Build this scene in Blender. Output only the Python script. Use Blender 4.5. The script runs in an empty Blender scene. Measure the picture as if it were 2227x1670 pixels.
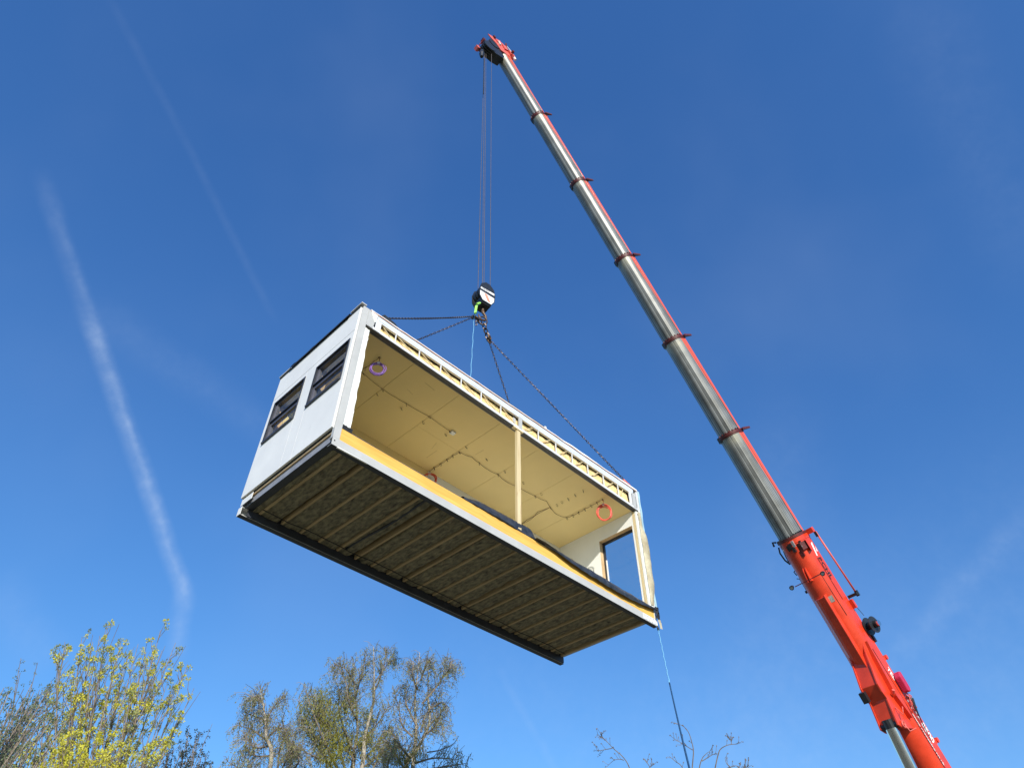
import bpy, bmesh, math, random
from mathutils import Vector, Matrix, noise
from math import radians as RAD, sin, cos, pi
random.seed(7)
sc = bpy.context.scene
COL = sc.collection

# ------------------------------------------------------------------ camera
PITCH, FPX, CX, CY, CAMZ = 45.165, 1520.4, 1113.5, 835.0, 1.6
cam = bpy.data.cameras.new('camera'); camo = bpy.data.objects.new('camera', cam)
COL.objects.link(camo); sc.camera = camo
cam.sensor_width = 36; cam.sensor_fit = 'HORIZONTAL'; cam.lens = FPX/2227*36
cam.clip_start = 0.1; cam.clip_end = 9000
camo.location = (0, 0, CAMZ); camo.rotation_euler = (RAD(90+PITCH), 0, RAD(0))

# ------------------------------------------------------------------ sun + sky
SUN = Vector((0.231, -0.878, 0.420)).normalized()
ELEV = math.asin(SUN.z); AZ = math.atan2(SUN.x, SUN.y)
sl = bpy.data.lights.new('sun', 'SUN'); sl.energy = 5.0; sl.angle = RAD(0.53); sl.color = (1.0, 0.935, 0.82)
so = bpy.data.objects.new('sun', sl); COL.objects.link(so)
so.rotation_euler = SUN.to_track_quat('Z', 'Y').to_euler(); so.location = (20, -40, 60)
so['kind'] = 'structure'
sc.view_settings.view_transform = 'Standard'; sc.view_settings.look = 'None'
sc.view_settings.exposure = 0.14; sc.view_settings.gamma = 1.0
sc.view_settings.use_curve_mapping = False

FW = Vector((0, cos(RAD(PITCH)), sin(RAD(PITCH)))); RT = Vector((1, 0, 0)); UPV = Vector((0, -sin(RAD(PITCH)), cos(RAD(PITCH))))
def ray(px, py):
    return FW + RT*((px-CX)/FPX) - UPV*((py-CY)/FPX)
def at(px, py, D):
    "point seen at photo position px,py whose horizontal distance is D metres"
    d = ray(px, py); h = math.hypot(d.x, d.y)
    return Vector((0, 0, CAMZ)) + d*(D/h)

W = bpy.data.worlds.new('World'); sc.world = W; W.use_nodes = True
nt = W.node_tree; N = nt.nodes; LK = nt.links; N.clear()
def nn(t, **k):
    n = N.new(t)
    for a, b in k.items(): setattr(n, a, b)
    return n
def mth(op, a, b=None, c=None, clamp=False):
    n = nn('ShaderNodeMath', operation=op); n.use_clamp = clamp
    for i, v in enumerate((a, b, c)):
        if v is None: continue
        if isinstance(v, (int, float)): n.inputs[i].default_value = v
        else: LK.new(v, n.inputs[i])
    return n.outputs[0]
sky = nn('ShaderNodeTexSky', sky_type='NISHITA'); sky.sun_disc = False
sky.sun_elevation = ELEV; sky.sun_rotation = AZ; sky.altitude = 50
sky.air_density = 1.0; sky.dust_density = 0.35; sky.ozone_density = 2.6
tc = nn('ShaderNodeTexCoord'); G = tc.outputs['Generated']
nz = nn('ShaderNodeTexNoise'); nz.inputs['Scale'].default_value = 9; nz.inputs['Detail'].default_value = 6; LK.new(G, nz.inputs['Vector'])
nz2 = nn('ShaderNodeTexNoise'); nz2.inputs['Scale'].default_value = 40; nz2.inputs['Detail'].default_value = 5; LK.new(G, nz2.inputs['Vector'])
wob = mth('MULTIPLY', mth('SUBTRACT', nz.outputs[0], 0.5), 0.010)
wob = mth('ADD', wob, mth('MULTIPLY', mth('SUBTRACT', nz2.outputs[0], 0.5), 0.004))
def dotv(v):
    n = nn('ShaderNodeVectorMath', operation='DOT_PRODUCT'); LK.new(G, n.inputs[0]); n.inputs[1].default_value = v
    return n.outputs['Value']
def sstep(x, a, b):
    n = nn('ShaderNodeMapRange', interpolation_type='SMOOTHSTEP'); LK.new(x, n.inputs[0])
    n.inputs[1].default_value = a; n.inputs[2].default_value = b; n.inputs[3].default_value = 0; n.inputs[4].default_value = 1
    return n.outputs[0]
# vapour trails: great-circle streaks fixed on the sky (photo bearings a->b, width px, strength)
TR = [((95,400),(215,760),20,0.10),((195,700),(330,1080),21,0.26),((318,1045),(402,1300),19,0.27),((398,1270),(385,1430),22,0.18),((130,480),(225,760),9,0.07),((215,740),(340,1090),8,0.09),((262,860),(400,1290),7,0.09),
      ((210,680),(590,940),46,0.055),((240,0),(440,380),11,0.03),((430,360),(590,680),11,0.04),
      ((2240,1120),(1930,1450),30,0.085),((1090,1460),(1220,1700),11,0.06),((-20,1270),(110,1440),50,0.08),
      ((1700,900),(1690,1700),120,0.05),((1990,0),(2250,600),90,0.04),((760,1000),(1500,1900),130,0.03),((1500,1900),(2700,1300),420,0.10),((700,1750),(1700,1800),330,0.05)]
cl = None
for (a, b, w, s) in TR:
    da, db = ray(*a).normalized(), ray(*b).normalized()
    nrm = da.cross(db).normalized(); mid = (da+db).normalized(); tan = nrm.cross(mid)
    hw = w/FPX*0.8; ext = math.acos(max(-1, min(1, da.dot(mid))))
    d = mth('ABSOLUTE', mth('ADD', dotv(nrm), wob))
    prof = sstep(d, hw*1.5, 0.0)
    al = mth('ABSOLUTE', dotv(tan)); fade = sstep(al, sin(ext)*1.25, sin(ext)*0.72)
    front = mth('GREATER_THAN', dotv(mid), 0.2)
    v = mth('MULTIPLY', mth('MULTIPLY', mth('MULTIPLY', prof, fade), front), s*0.52)
    cl = v if cl is None else mth('ADD', cl, v)
nz4 = nn('ShaderNodeTexNoise'); nz4.inputs['Scale'].default_value = 110; nz4.inputs['Detail'].default_value = 6; LK.new(G, nz4.inputs['Vector'])
cl = mth('MULTIPLY', cl, mth('ADD', mth('MULTIPLY', mth('MULTIPLY', nz2.outputs[0], mth('ADD', nz4.outputs[0], 0.35)), 1.9), 0.25))
nz3 = nn('ShaderNodeTexNoise'); nz3.inputs['Scale'].default_value = 2.2; nz3.inputs['Detail'].default_value = 4; LK.new(G, nz3.inputs['Vector'])
veil = mth('MULTIPLY', sstep(nz3.outputs[0], 0.45, 0.85), 0.06)
cl = mth('ADD', cl, veil, clamp=True)
sep = nn('ShaderNodeSeparateColor'); LK.new(sky.outputs[0], sep.inputs[0]); gam = nn('ShaderNodeCombineColor')
for i, (k, g) in enumerate(((0.64, 1.0), (1.22, 0.9), (2.17, 0.76))): LK.new(mth('MULTIPLY', mth('POWER', sep.outputs[i], g), k), gam.inputs[i])
tint = nn('ShaderNodeMix', data_type='RGBA', blend_type='MULTIPLY'); tint.inputs[0].default_value = 1
LK.new(gam.outputs[0], tint.inputs[6]); tint.inputs[7].default_value = (1, 1, 1, 1)
mix = nn('ShaderNodeMix', data_type='RGBA'); LK.new(cl, mix.inputs[0]); LK.new(tint.outputs[2], mix.inputs[6]); mix.inputs[7].default_value = (5.2, 6.4, 8.2, 1)
bg = nn('ShaderNodeBackground'); bg.inputs[1].default_value = 0.113; LK.new(mix.outputs[2], bg.inputs[0])
wo = nn('ShaderNodeOutputWorld'); LK.new(bg.outputs[0], wo.inputs[0])

# ------------------------------------------------------------------ helpers
def obj(name, me, parent=None, **props):
    o = bpy.data.objects.new(name, me); COL.objects.link(o)
    if parent is not None: o.parent = parent
    for k, v in props.items(): o[k] = v
    return o
def thing(name, label, cat, loc=(0,0,0), rz=0, group=None):
    o = obj(name, None); o.empty_display_size = 0.2; o.location = loc; o.rotation_euler = (0, 0, rz)
    o['label'] = label; o['category'] = cat
    if group: o['group'] = group
    return o
class MB:
    def __init__(s): s.v = []; s.f = []; s.m = []; s.mi = 0
    def add(s, vs, fs):
        b = len(s.v); s.v += [tuple(v) for v in vs]; s.f += [tuple(b+i for i in f) for f in fs]; s.m += [s.mi]*len(fs)
    def box(s, x0, x1, y0, y1, z0, z1):
        s.add([(x0,y0,z0),(x1,y0,z0),(x1,y1,z0),(x0,y1,z0),(x0,y0,z1),(x1,y0,z1),(x1,y1,z1),(x0,y1,z1)],
              [(0,3,2,1),(4,5,6,7),(0,1,5,4),(1,2,6,5),(2,3,7,6),(3,0,4,7)])
    def obox(s, c, ax, ay, az):
        c = Vector(c); ax, ay, az = Vector(ax), Vector(ay), Vector(az)
        if ax.cross(ay).dot(az) < 0: ax = -ax
        vs = [c+ax*i+ay*j+az*k for k in (-1,1) for (i,j) in ((-1,-1),(1,-1),(1,1),(-1,1))]
        s.add(vs, [(0,3,2,1),(4,5,6,7),(0,1,5,4),(1,2,6,5),(2,3,7,6),(3,0,4,7)])
    def tube(s, pts, r, n=6, cap=True, r1=None):
        pts = [Vector(p) for p in pts]; m = len(pts)
        up = None; base = len(s.v); vs = []; fs = []
        for i, p in enumerate(pts):
            t = (pts[min(i+1,m-1)]-pts[max(i-1,0)])
            if t.length < 1e-9: t = Vector((0,0,1))
            t.normalize()
            if up is None: up = t.orthogonal().normalized()
            up = (up - t*up.dot(t)); up = up.normalized() if up.length > 1e-6 else t.orthogonal().normalized()
            sd = t.cross(up); rr = r if r1 is None else r+(r1-r)*i/(m-1)
            for k in range(n):
                a = 2*pi*k/n; vs.append(p+(up*cos(a)+sd*sin(a))*rr)
        for i in range(m-1):
            for k in range(n):
                fs.append((i*n+k, i*n+(k+1)%n, (i+1)*n+(k+1)%n, (i+1)*n+k))
        if cap: fs.append(tuple(range(n))[::-1]); fs.append(tuple((m-1)*n+k for k in range(n)))
        s.add(vs, fs)
    def ring(s, c, ax, ay, r, tr, n=20, k=5, ry=None):
        c, ax, ay = Vector(c), Vector(ax).normalized(), Vector(ay).normalized(); az = ax.cross(ay); ry = ry or r
        vs = []; fs = []
        for i in range(n):
            a = 2*pi*i/n; d = ax*cos(a)*r+ay*sin(a)*ry; dn = d.normalized()
            for j in range(k):
                b = 2*pi*j/k; vs.append(c+d+(dn*cos(b)+az*sin(b))*tr)
        for i in range(n):
            for j in range(k):
                fs.append((i*k+j, ((i+1)%n)*k+j, ((i+1)%n)*k+(j+1)%k, i*k+(j+1)%k))
        s.add(vs, fs)
    def prism(s, poly, o, ax, ay, az, h0, h1):
        "poly in (ax, ay), swept along az from h0 to h1"
        o, ax, ay, az = Vector(o), Vector(ax), Vector(ay), Vector(az); n = len(poly)
        vs = [o+ax*a+ay*b+az*h0 for a, b in poly]+[o+ax*a+ay*b+az*h1 for a, b in poly]
        s.add(vs, [tuple(range(n))[::-1], tuple(range(n, 2*n))]+[(i, (i+1)%n, n+(i+1)%n, n+i) for i in range(n)])
    def grid(s, fn, nu, nv):
        vs = [fn(i/nu, j/nv) for i in range(nu+1) for j in range(nv+1)]
        s.add(vs, [(i*(nv+1)+j, (i+1)*(nv+1)+j, (i+1)*(nv+1)+j+1, i*(nv+1)+j+1) for i in range(nu) for j in range(nv)])
    def mesh(s, name, mats, smooth=False):
        me = bpy.data.meshes.new(name); me.from_pydata(s.v, [], s.f)
        for m in (mats if isinstance(mats, (list, tuple)) else [mats]): me.materials.append(m)
        if max(s.m, default=0): me.polygons.foreach_set('material_index', s.m)
        bm = bmesh.new(); bm.from_mesh(me); bmesh.ops.recalc_face_normals(bm, faces=bm.faces); bm.to_mesh(me); bm.free()
        if smooth: me.polygons.foreach_set('use_smooth', [True]*len(me.polygons))
        return me
    def build(s, name, mats, parent=None, smooth=False, bevel=0, **props):
        o = obj(name, s.mesh(name, mats, smooth), parent, **props)
        if bevel:
            b = o.modifiers.new('bevel', 'BEVEL'); b.width = bevel; b.segments = 2; b.limit_method = 'ANGLE'
        return o
def bx(name, mat, parent, x0, x1, y0, y1, z0, z1, bevel=0, **p):
    m = MB(); m.box(x0, x1, y0, y1, z0, z1); return m.build(name, mat, parent, bevel=bevel, **p)

# ------------------------------------------------------------------ materials
def mat(name, col, rough=0.6, metal=0.0, var=0.12, scale=6.0, bump=0.0, bscale=60, col2=None, stretch=(1,1,1), detail=5, spec=0.5, trans=0.0, coat=0.0, spots=None):
    m = bpy.data.materials.new(name); m.use_nodes = True; t = m.node_tree; ns = t.nodes; lk = t.links
    b = ns['Principled BSDF']; b.inputs['Roughness'].default_value = rough; b.inputs['Metallic'].default_value = metal
    b.inputs['Specular IOR Level'].default_value = spec; b.inputs['Coat Weight'].default_value = coat
    tcn = ns.new('ShaderNodeTexCoord'); mp = ns.new('ShaderNodeMapping'); mp.inputs['Scale'].default_value = stretch
    lk.new(tcn.outputs['Object'], mp.inputs[0])
    n1 = ns.new('ShaderNodeTexNoise'); n1.inputs['Scale'].default_value = scale; n1.inputs['Detail'].default_value = detail
    n1.inputs['Roughness'].default_value = 0.62; lk.new(mp.outputs[0], n1.inputs['Vector'])
    cr = ns.new('ShaderNodeValToRGB'); lk.new(n1.outputs[0], cr.inputs[0])
    c2 = col2 or tuple(max(0, c*(1-var*2)) for c in col)
    cr.color_ramp.elements[0].position = 0.3; cr.color_ramp.elements[1].position = 0.72
    cr.color_ramp.elements[0].color = (*c2, 1); cr.color_ramp.elements[1].color = (*(min(1, c*(1+var*0.5)) for c in col), 1)
    last = cr.outputs[0]
    if spots:
        n3 = ns.new('ShaderNodeTexNoise'); n3.inputs['Scale'].default_value = spots[1]; n3.inputs['Detail'].default_value = 3; lk.new(mp.outputs[0], n3.inputs['Vector'])
        r3 = ns.new('ShaderNodeMapRange'); r3.inputs[1].default_value = spots[2]; r3.inputs[2].default_value = spots[2]+0.06; lk.new(n3.outputs[0], r3.inputs[0])
        mx = ns.new('ShaderNodeMix'); mx.data_type = 'RGBA'; lk.new(r3.outputs[0], mx.inputs[0]); lk.new(last, mx.inputs[6]); mx.inputs[7].default_value = (*spots[0], 1); last = mx.outputs[2]
    lk.new(last, b.inputs['Base Color'])
    rr = ns.new('ShaderNodeMapRange'); rr.inputs[3].default_value = max(0.05, rough-0.1); rr.inputs[4].default_value = min(1, rough+0.12)
    lk.new(n1.outputs[0], rr.inputs[0]); lk.new(rr.outputs[0], b.inputs['Roughness'])
    if bump:
        n2 = ns.new('ShaderNodeTexNoise'); n2.inputs['Scale'].default_value = bscale; n2.inputs['Detail'].default_value = 5; lk.new(mp.outputs[0], n2.inputs['Vector'])
        bp = ns.new('ShaderNodeBump'); bp.inputs['Strength'].default_value = bump; bp.inputs['Distance'].default_value = 0.02
        lk.new(n2.outputs[0], bp.inputs['Height']); lk.new(bp.outputs[0], b.inputs['Normal'])
    if trans:
        tr = ns.new('ShaderNodeBsdfTranslucent'); lk.new(last, tr.inputs[0]); ms = ns.new('ShaderNodeMixShader'); ms.inputs[0].default_value = trans
        lk.new(b.outputs[0], ms.inputs[1]); lk.new(tr.outputs[0], ms.inputs[2]); lk.new(ms.outputs[0], ns['Material Output'].inputs[0])
    return m
M = {}
M['panel'] = mat('white_panel', (0.83,0.82,0.79), 0.42, var=0.03, scale=1.4, detail=8, spots=((0.70,0.69,0.66), 5, 0.72))
M['steel'] = mat('light_grey_steel', (0.50,0.50,0.485), 0.42, var=0.06, scale=3, spots=((0.22,0.2,0.17), 38, 0.73))
M['steel_dark'] = mat('soffit_steel', (0.085,0.08,0.078), 0.55, var=0.15, scale=5)
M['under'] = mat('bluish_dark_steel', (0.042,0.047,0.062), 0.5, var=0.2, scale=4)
M['chord'] = mat('white_chord', (0.72,0.73,0.74), 0.4, var=0.06, scale=4)
M['anth'] = mat('anthracite_frame', (0.028,0.031,0.042), 0.32, var=0.1, spec=0.6)
M['anth_lit'] = mat('sunlit_anthracite', (0.10,0.10,0.13), 0.35, var=0.1, spec=0.6)  # lighter copy of the frame metal, sunlight put into its colour
M['black'] = mat('black_rubber', (0.012,0.012,0.014), 0.6, var=0.3, bump=0.3, bscale=14)
M['board'] = mat('gypsum_ceiling_board', (0.78,0.61,0.28), 0.85, var=0.03, scale=0.8, spots=((0.62,0.48,0.22), 7, 0.75))
M['wall'] = mat('white_wall_board', (0.78,0.79,0.76), 0.8, var=0.03, scale=1.5)
M['timber'] = mat('orange_timber', (0.80,0.50,0.13), 0.6, spec=0.2, col2=(0.66,0.34,0.065), scale=1.3, stretch=(0.6,6,9), spots=((0.50,0.20,0.04), 2.0, 0.69))
M['pale'] = mat('pale_timber', (0.68,0.58,0.36), 0.6, col2=(0.55,0.42,0.22), scale=1.2, stretch=(8,8,0.7), spots=((0.45,0.28,0.14), 3, 0.7))
M['reveal'] = mat('window_lining_timber', (0.62,0.46,0.27), 0.6, col2=(0.5,0.33,0.17), scale=2, stretch=(4,4,1))
M['joist'] = mat('joist_timber', (0.54,0.41,0.24), 0.75, col2=(0.36,0.26,0.14), scale=1.5, stretch=(7,0.7,7))
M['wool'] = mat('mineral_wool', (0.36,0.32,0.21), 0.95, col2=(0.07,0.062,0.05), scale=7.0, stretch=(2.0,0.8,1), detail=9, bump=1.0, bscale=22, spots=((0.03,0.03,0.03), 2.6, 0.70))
M['wool_y'] = mat('yellow_insulation', (0.86,0.68,0.36), 0.9, col2=(0.66,0.45,0.17), scale=7, detail=8, bump=0.8, bscale=18)
M['foil'] = mat('printed_white_foil', (0.82,0.83,0.84), 0.4, col2=(0.42,0.53,0.72), scale=5, stretch=(4,1,14), detail=8, bump=0.25, bscale=12)
M['white'] = mat('white_foam', (0.83,0.84,0.80), 0.6, var=0.02, bump=0.2, bscale=18)
M['orange'] = mat('orange_cord', (0.72,0.28,0.10), 0.6)
M['bitumen'] = mat('black_roofing', (0.02,0.022,0.026), 0.65, var=0.3, bump=0.3)
M['plastic'] = mat('dark_plastic_sheet', (0.045,0.048,0.055), 0.33, var=0.35, scale=9, bump=0.8, bscale=9, spec=0.6)
M['flap'] = mat('cream_membrane', (0.74,0.68,0.50), 0.5, col2=(0.42,0.34,0.20), scale=3, bump=0.5, bscale=14, trans=0.35)
M['cyan'] = mat('cyan_tape', (0.42,0.62,0.70), 0.4, var=0.1)
M['cable'] = mat('brown_cable', (0.11,0.035,0.016), 0.5)
M['clip'] = mat('grey_clip', (0.05,0.045,0.03), 0.5)
M['purple'] = mat('purple_cable', (0.26,0.12,0.46), 0.45)
M['redcab'] = mat('red_cable', (0.72,0.10,0.055), 0.4)
M['tie'] = mat('white_tape', (0.8,0.8,0.78), 0.5)
M['box_g'] = mat('grey_connector', (0.25,0.24,0.2), 0.5)
M['chain'] = mat('brown_steel_chain', (0.11,0.085,0.075), 0.42, metal=0.55, var=0.3, scale=30)
M['rust'] = mat('worn_hook_steel', (0.17,0.10,0.06), 0.5, metal=0.3, var=0.3, scale=25)
M['blk'] = mat('black_paint', (0.022,0.024,0.028), 0.35, var=0.15, scale=8)
M['rope'] = mat('steel_wire_rope', (0.14,0.12,0.12), 0.55, metal=0.2)
M['red'] = mat('crane_red_paint', (0.76,0.055,0.016), 0.38, var=0.13, scale=2.2, detail=9, coat=0.15, spots=((0.30,0.05,0.025), 9, 0.72))
M['pinkred'] = mat('faded_red_paint', (0.72,0.13,0.10), 0.45, var=0.08)
M['darkred'] = mat('dark_red_collar', (0.13,0.016,0.014), 0.5, var=0.25, scale=9)
M['magenta'] = mat('magenta_bag', (0.55,0.02,0.09), 0.6, var=0.15, bump=0.4, bscale=20)
M['chrome'] = mat('chromed_rod', (0.62,0.64,0.66), 0.16, metal=1.0, var=0.02)
M['alu'] = mat('bare_aluminium', (0.55,0.56,0.55), 0.35, metal=0.5)
M['lime'] = mat('lime_webbing', (0.35,0.75,0.12), 0.6)
M['lblue'] = mat('light_blue_rope', (0.22,0.55,0.80), 0.6)
M['dblue'] = mat('dark_blue_rope', (0.012,0.07,0.17), 0.7)
M['print_w'] = mat('white_print', (0.85,0.85,0.84), 0.5, var=0.01)
M['print_k'] = mat('dark_print', (0.03,0.012,0.012), 0.5, var=0.01)
M['sticker'] = mat('grey_sticker', (0.30,0.31,0.28), 0.5, var=0.3, scale=25)
M['hazard_r'] = mat('hazard_red', (0.72,0.30,0.20), 0.5, var=0.05)
M['lens'] = mat('lamp_lens', (0.42,0.45,0.42), 0.15, var=0.1)
M['tyre'] = mat('tyre_rubber', (0.02,0.02,0.02), 0.8)
M['bark'] = mat('grey_brown_bark', (0.20,0.16,0.12), 0.9, col2=(0.09,0.07,0.055), scale=9)
M['bark_l'] = mat('lichen_bark', (0.32,0.265,0.20), 0.9, col2=(0.16,0.12,0.10), scale=14)
M['birchbark'] = mat('birch_bark', (0.50,0.46,0.38), 0.8, col2=(0.17,0.14,0.11), scale=4, stretch=(1,1,2.5))
M['twig'] = mat('birch_twig', (0.26,0.215,0.17), 0.85, col2=(0.15,0.12,0.09), scale=3)
M['l_yel'] = mat('yellow_green_blossom', (0.72,0.66,0.06), 0.7, col2=(0.50,0.48,0.07), scale=2.0, trans=0.35)
M['l_pale'] = mat('pale_bud_green', (0.40,0.42,0.15), 0.7, col2=(0.22,0.26,0.12), scale=3, trans=0.3)
M['l_dark'] = mat('dark_bud_green', (0.20,0.24,0.12), 0.7, col2=(0.10,0.125,0.07), scale=3, trans=0.2)
M['l_dk2'] = mat('dark_shrub_leaf', (0.05,0.065,0.035), 0.7, col2=(0.025,0.035,0.02), scale=3, trans=0.2)
M['l_birch'] = mat('birch_leaf', (0.36,0.37,0.12), 0.7, col2=(0.20,0.215,0.075), scale=1.1, trans=0.35)
M['l_olive'] = mat('olive_leaf', (0.33,0.31,0.04), 0.7, col2=(0.18,0.19,0.03), scale=3, trans=0.3)
def glassmat():
    m = bpy.data.materials.new('window_glass'); m.use_nodes = True; t = m.node_tree; ns = t.nodes; lk = t.links
    ns.remove(ns['Principled BSDF'])
    fr = ns.new('ShaderNodeFresnel'); fr.inputs[0].default_value = 1.55
    gl = ns.new('ShaderNodeBsdfGlossy'); gl.inputs['Roughness'].default_value = 0.02; gl.inputs['Color'].default_value = (0.9,0.93,0.95,1)
    tp = ns.new('ShaderNodeBsdfTransparent'); tp.inputs[0].default_value = (0.95,0.96,0.94,1)
    mr = ns.new('ShaderNodeMath'); mr.operation = 'MULTIPLY_ADD'; mr.inputs[1].default_value = 0.7; mr.inputs[2].default_value = 0.01; mr.use_clamp = True; geo = ns.new('ShaderNodeNewGeometry'); inv = ns.new('ShaderNodeMath'); inv.operation = 'SUBTRACT'; inv.inputs[0].default_value = 1; lk.new(geo.outputs['Backfacing'], inv.inputs[1]); ml2 = ns.new('ShaderNodeMath'); ml2.operation = 'MULTIPLY'; lk.new(mr.outputs[0], ml2.inputs[0]); lk.new(inv.outputs[0], ml2.inputs[1])
    lk.new(fr.outputs[0], mr.inputs[0]); ms = ns.new('ShaderNodeMixShader'); lk.new(ml2.outputs[0], ms.inputs[0])
    lk.new(tp.outputs[0], ms.inputs[1]); lk.new(gl.outputs[0], ms.inputs[2]); lk.new(ms.outputs[0], ns['Material Output'].inputs[0])
    return m
M['glass'] = glassmat()
def boommat():
    "worn grey telescoping steel below, red paint on the upper side plate; coordinates: x round the shell (0..1), y along the section (0 top..1 bottom)"
    m = bpy.data.materials.new('telescopic_boom_steel'); m.use_nodes = True; t = m.node_tree; ns = t.nodes; lk = t.links
    b = ns['Principled BSDF']; b.inputs['Roughness'].default_value = 0.4
    uv = ns.new('ShaderNodeUVMap'); uv.uv_map = 'UV'; sp = ns.new('ShaderNodeSeparateXYZ'); lk.new(uv.outputs[0], sp.inputs[0])
    ml = ns.new('ShaderNodeMapping'); ml.inputs['Scale'].default_value = (44, 0.3, 1); lk.new(uv.outputs[0], ml.inputs[0])
    n = ns.new('ShaderNodeTexNoise'); n.inputs['Scale'].default_value = 1; n.inputs['Detail'].default_value = 3; lk.new(ml.outputs[0], n.inputs['Vector'])
    cr = ns.new('ShaderNodeValToRGB'); lk.new(n.outputs[0], cr.inputs[0])
    e = cr.color_ramp.elements; e[0].position = 0.36; e[0].color = (0.03,0.034,0.036,1); e[1].position = 0.64; e[1].color = (0.40,0.405,0.385,1)
    n2 = ns.new('ShaderNodeTexNoise'); n2.inputs['Scale'].default_value = 1.6; n2.inputs['Detail'].default_value = 2; tcn = ns.new('ShaderNodeTexCoord'); lk.new(tcn.outputs['Object'], n2.inputs['Vector'])
    mx0 = ns.new('ShaderNodeMix'); mx0.data_type = 'RGBA'; mx0.blend_type = 'MULTIPLY'; mx0.inputs[0].default_value = 0.45
    lk.new(cr.outputs[0], mx0.inputs[6]); r0 = ns.new('ShaderNodeValToRGB'); lk.new(n2.outputs[0], r0.inputs[0]); r0.color_ramp.elements[0].position = 0.35; r0.color_ramp.elements[1].position = 0.6
    r0.color_ramp.elements[0].color = (0.45,0.42,0.36,1); lk.new(r0.outputs[0], mx0.inputs[7])
    def mm(op, a, b2, cl=False):
        q = ns.new('ShaderNodeMath'); q.operation = op; q.use_clamp = cl
        for i, v in enumerate((a, b2)):
            if isinstance(v, (int, float)): q.inputs[i].default_value = v
            else: lk.new(v, q.inputs[i])
        return q.outputs[0]
    sm_ = mm('MULTIPLY', mm('MULTIPLY', mm('SUBTRACT', 0.16, sp.outputs['Y'], 0), 9, True), mm('MULTIPLY', mm('SUBTRACT', n2.outputs[0], 0.42), 6, True), True)
    mxs = ns.new('ShaderNodeMix'); mxs.data_type = 'RGBA'; lk.new(mm('MULTIPLY', sm_, 0.35), mxs.inputs[0]); lk.new(mx0.outputs[2], mxs.inputs[6]); mxs.inputs[7].default_value = (0.52,0.47,0.30,1)
    # painted zone: side plates, wide at the section head, scraped away towards the next collar
    thr = mm('ADD', 0.665, mm('MULTIPLY', mm('POWER', sp.outputs['Y'], 1.5), 0.165))
    thr = mm('ADD', thr, mm('MULTIPLY', mm('SUBTRACT', n2.outputs[0], 0.5), 0.02))
    red = mm('MULTIPLY', mm('SUBTRACT', sp.outputs['X'], thr), 60, True)
    mx = ns.new('ShaderNodeMix'); mx.data_type = 'RGBA'; lk.new(red, mx.inputs[0]); lk.new(mxs.outputs[2], mx.inputs[6]); mx.inputs[7].default_value = (0.72,0.10,0.05,1)
    ln_ = mm('LESS_THAN', mm('ABSOLUTE', mm('SUBTRACT', sp.outputs['X'], 0.765), 0), 0.006)
    mx2 = ns.new('ShaderNodeMix'); mx2.data_type = 'RGBA'; lk.new(ln_, mx2.inputs[0]); lk.new(mx.outputs[2], mx2.inputs[6]); mx2.inputs[7].default_value = (0.10,0.012,0.01,1)
    lk.new(mx2.outputs[2], b.inputs['Base Color'])
    lk.new(mm('MULTIPLY', mm('SUBTRACT', 1.0, red), 0.22), b.inputs['Metallic'])
    return m
M['boom'] = boommat()

# ------------------------------------------------------------------ ground
g = MB(); g.grid(lambda u, v: (-4000+8000*u, -4000+8000*v, 0), 4, 4)
M['ground'] = mat('gravel_and_grass', (0.215,0.185,0.115), 0.95, col2=(0.115,0.11,0.055), scale=0.35, detail=10, bump=0.5, bscale=6)
g.build('ground', M['ground'], kind='structure')
# ------------------------------------------------------------------ the hanging module
L, H = 9.2, 3.7
YAW = RAD(45.708)
mod = thing('modular_building', 'white flat roofed building module with one open side hanging from the crane', 'building module',
            (-3.0198, 8.9449, 7.5877+CAMZ), YAW)
MODM = Matrix.Translation((-3.0198, 8.9449, 7.5877+CAMZ)) @ Matrix.Rotation(YAW, 4, 'Z')
def chz(x): return 3.49 + 0.0185*x            # lower edge of the top chord
def rfz(x): return 3.70 + 0.0235*x - 0.02*(x/9.2)**2            # roof edge
# floor frame
def cbeam(y0, y1, s, name='floor_beam', x0=0.0, x1=L):
    m = MB(); yo, yi = (y0, y1)
    m.prism([(y0,0),(y1,0),(y1,0.008),(y0+s*0.008,0.008),(y0+s*0.008,0.157),(y1,0.157),(y1,0.165),(y0,0.165)], (0,0,0), (0,1,0), (0,0,1), (1,0,0), x0, x1)
    return m
m = cbeam(0.0, 0.115, 1); m.build('floor_beam', [M['steel'], M['under']], mod)
m = cbeam(3.04, 2.92, -1); m.build('floor_beam', M['steel'], mod)
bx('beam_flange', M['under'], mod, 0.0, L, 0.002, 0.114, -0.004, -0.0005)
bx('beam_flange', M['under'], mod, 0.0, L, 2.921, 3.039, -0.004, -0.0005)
bx('beam_end_plate', M['panel'], mod, -0.008, 0.0, 2.905, 3.04, -0.004, 0.17, label='bright white end plate of the rear floor beam')
bx('beam_lining', M['under'], mod, 0.13, L-0.02, 2.895, 2.925, 0.012, 0.15)
M['steel_shaded'] = mat('shaded_grey_steel', (0.30,0.31,0.345), 0.45)  # the same grey steel, shade on the recessed beam put into its colour
bx('end_beam', M['steel_shaded'], mod, 0.06, 0.19, 0.095, 2.93, 0.168, 0.325)
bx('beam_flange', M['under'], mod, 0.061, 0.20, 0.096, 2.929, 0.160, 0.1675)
bx('end_beam', M['steel'], mod, L-0.10, L-0.012, 0.095, 2.93, 0.165, 0.325)
bx('sill_batten', M['reveal'], mod, 0.03, 0.11, 0.095, 3.0, 0.328, 0.375)
bx('joint_seal', M['black'], mod, 0.012, 0.10, 0.095, 3.02, 0.377, 0.398)
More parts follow.
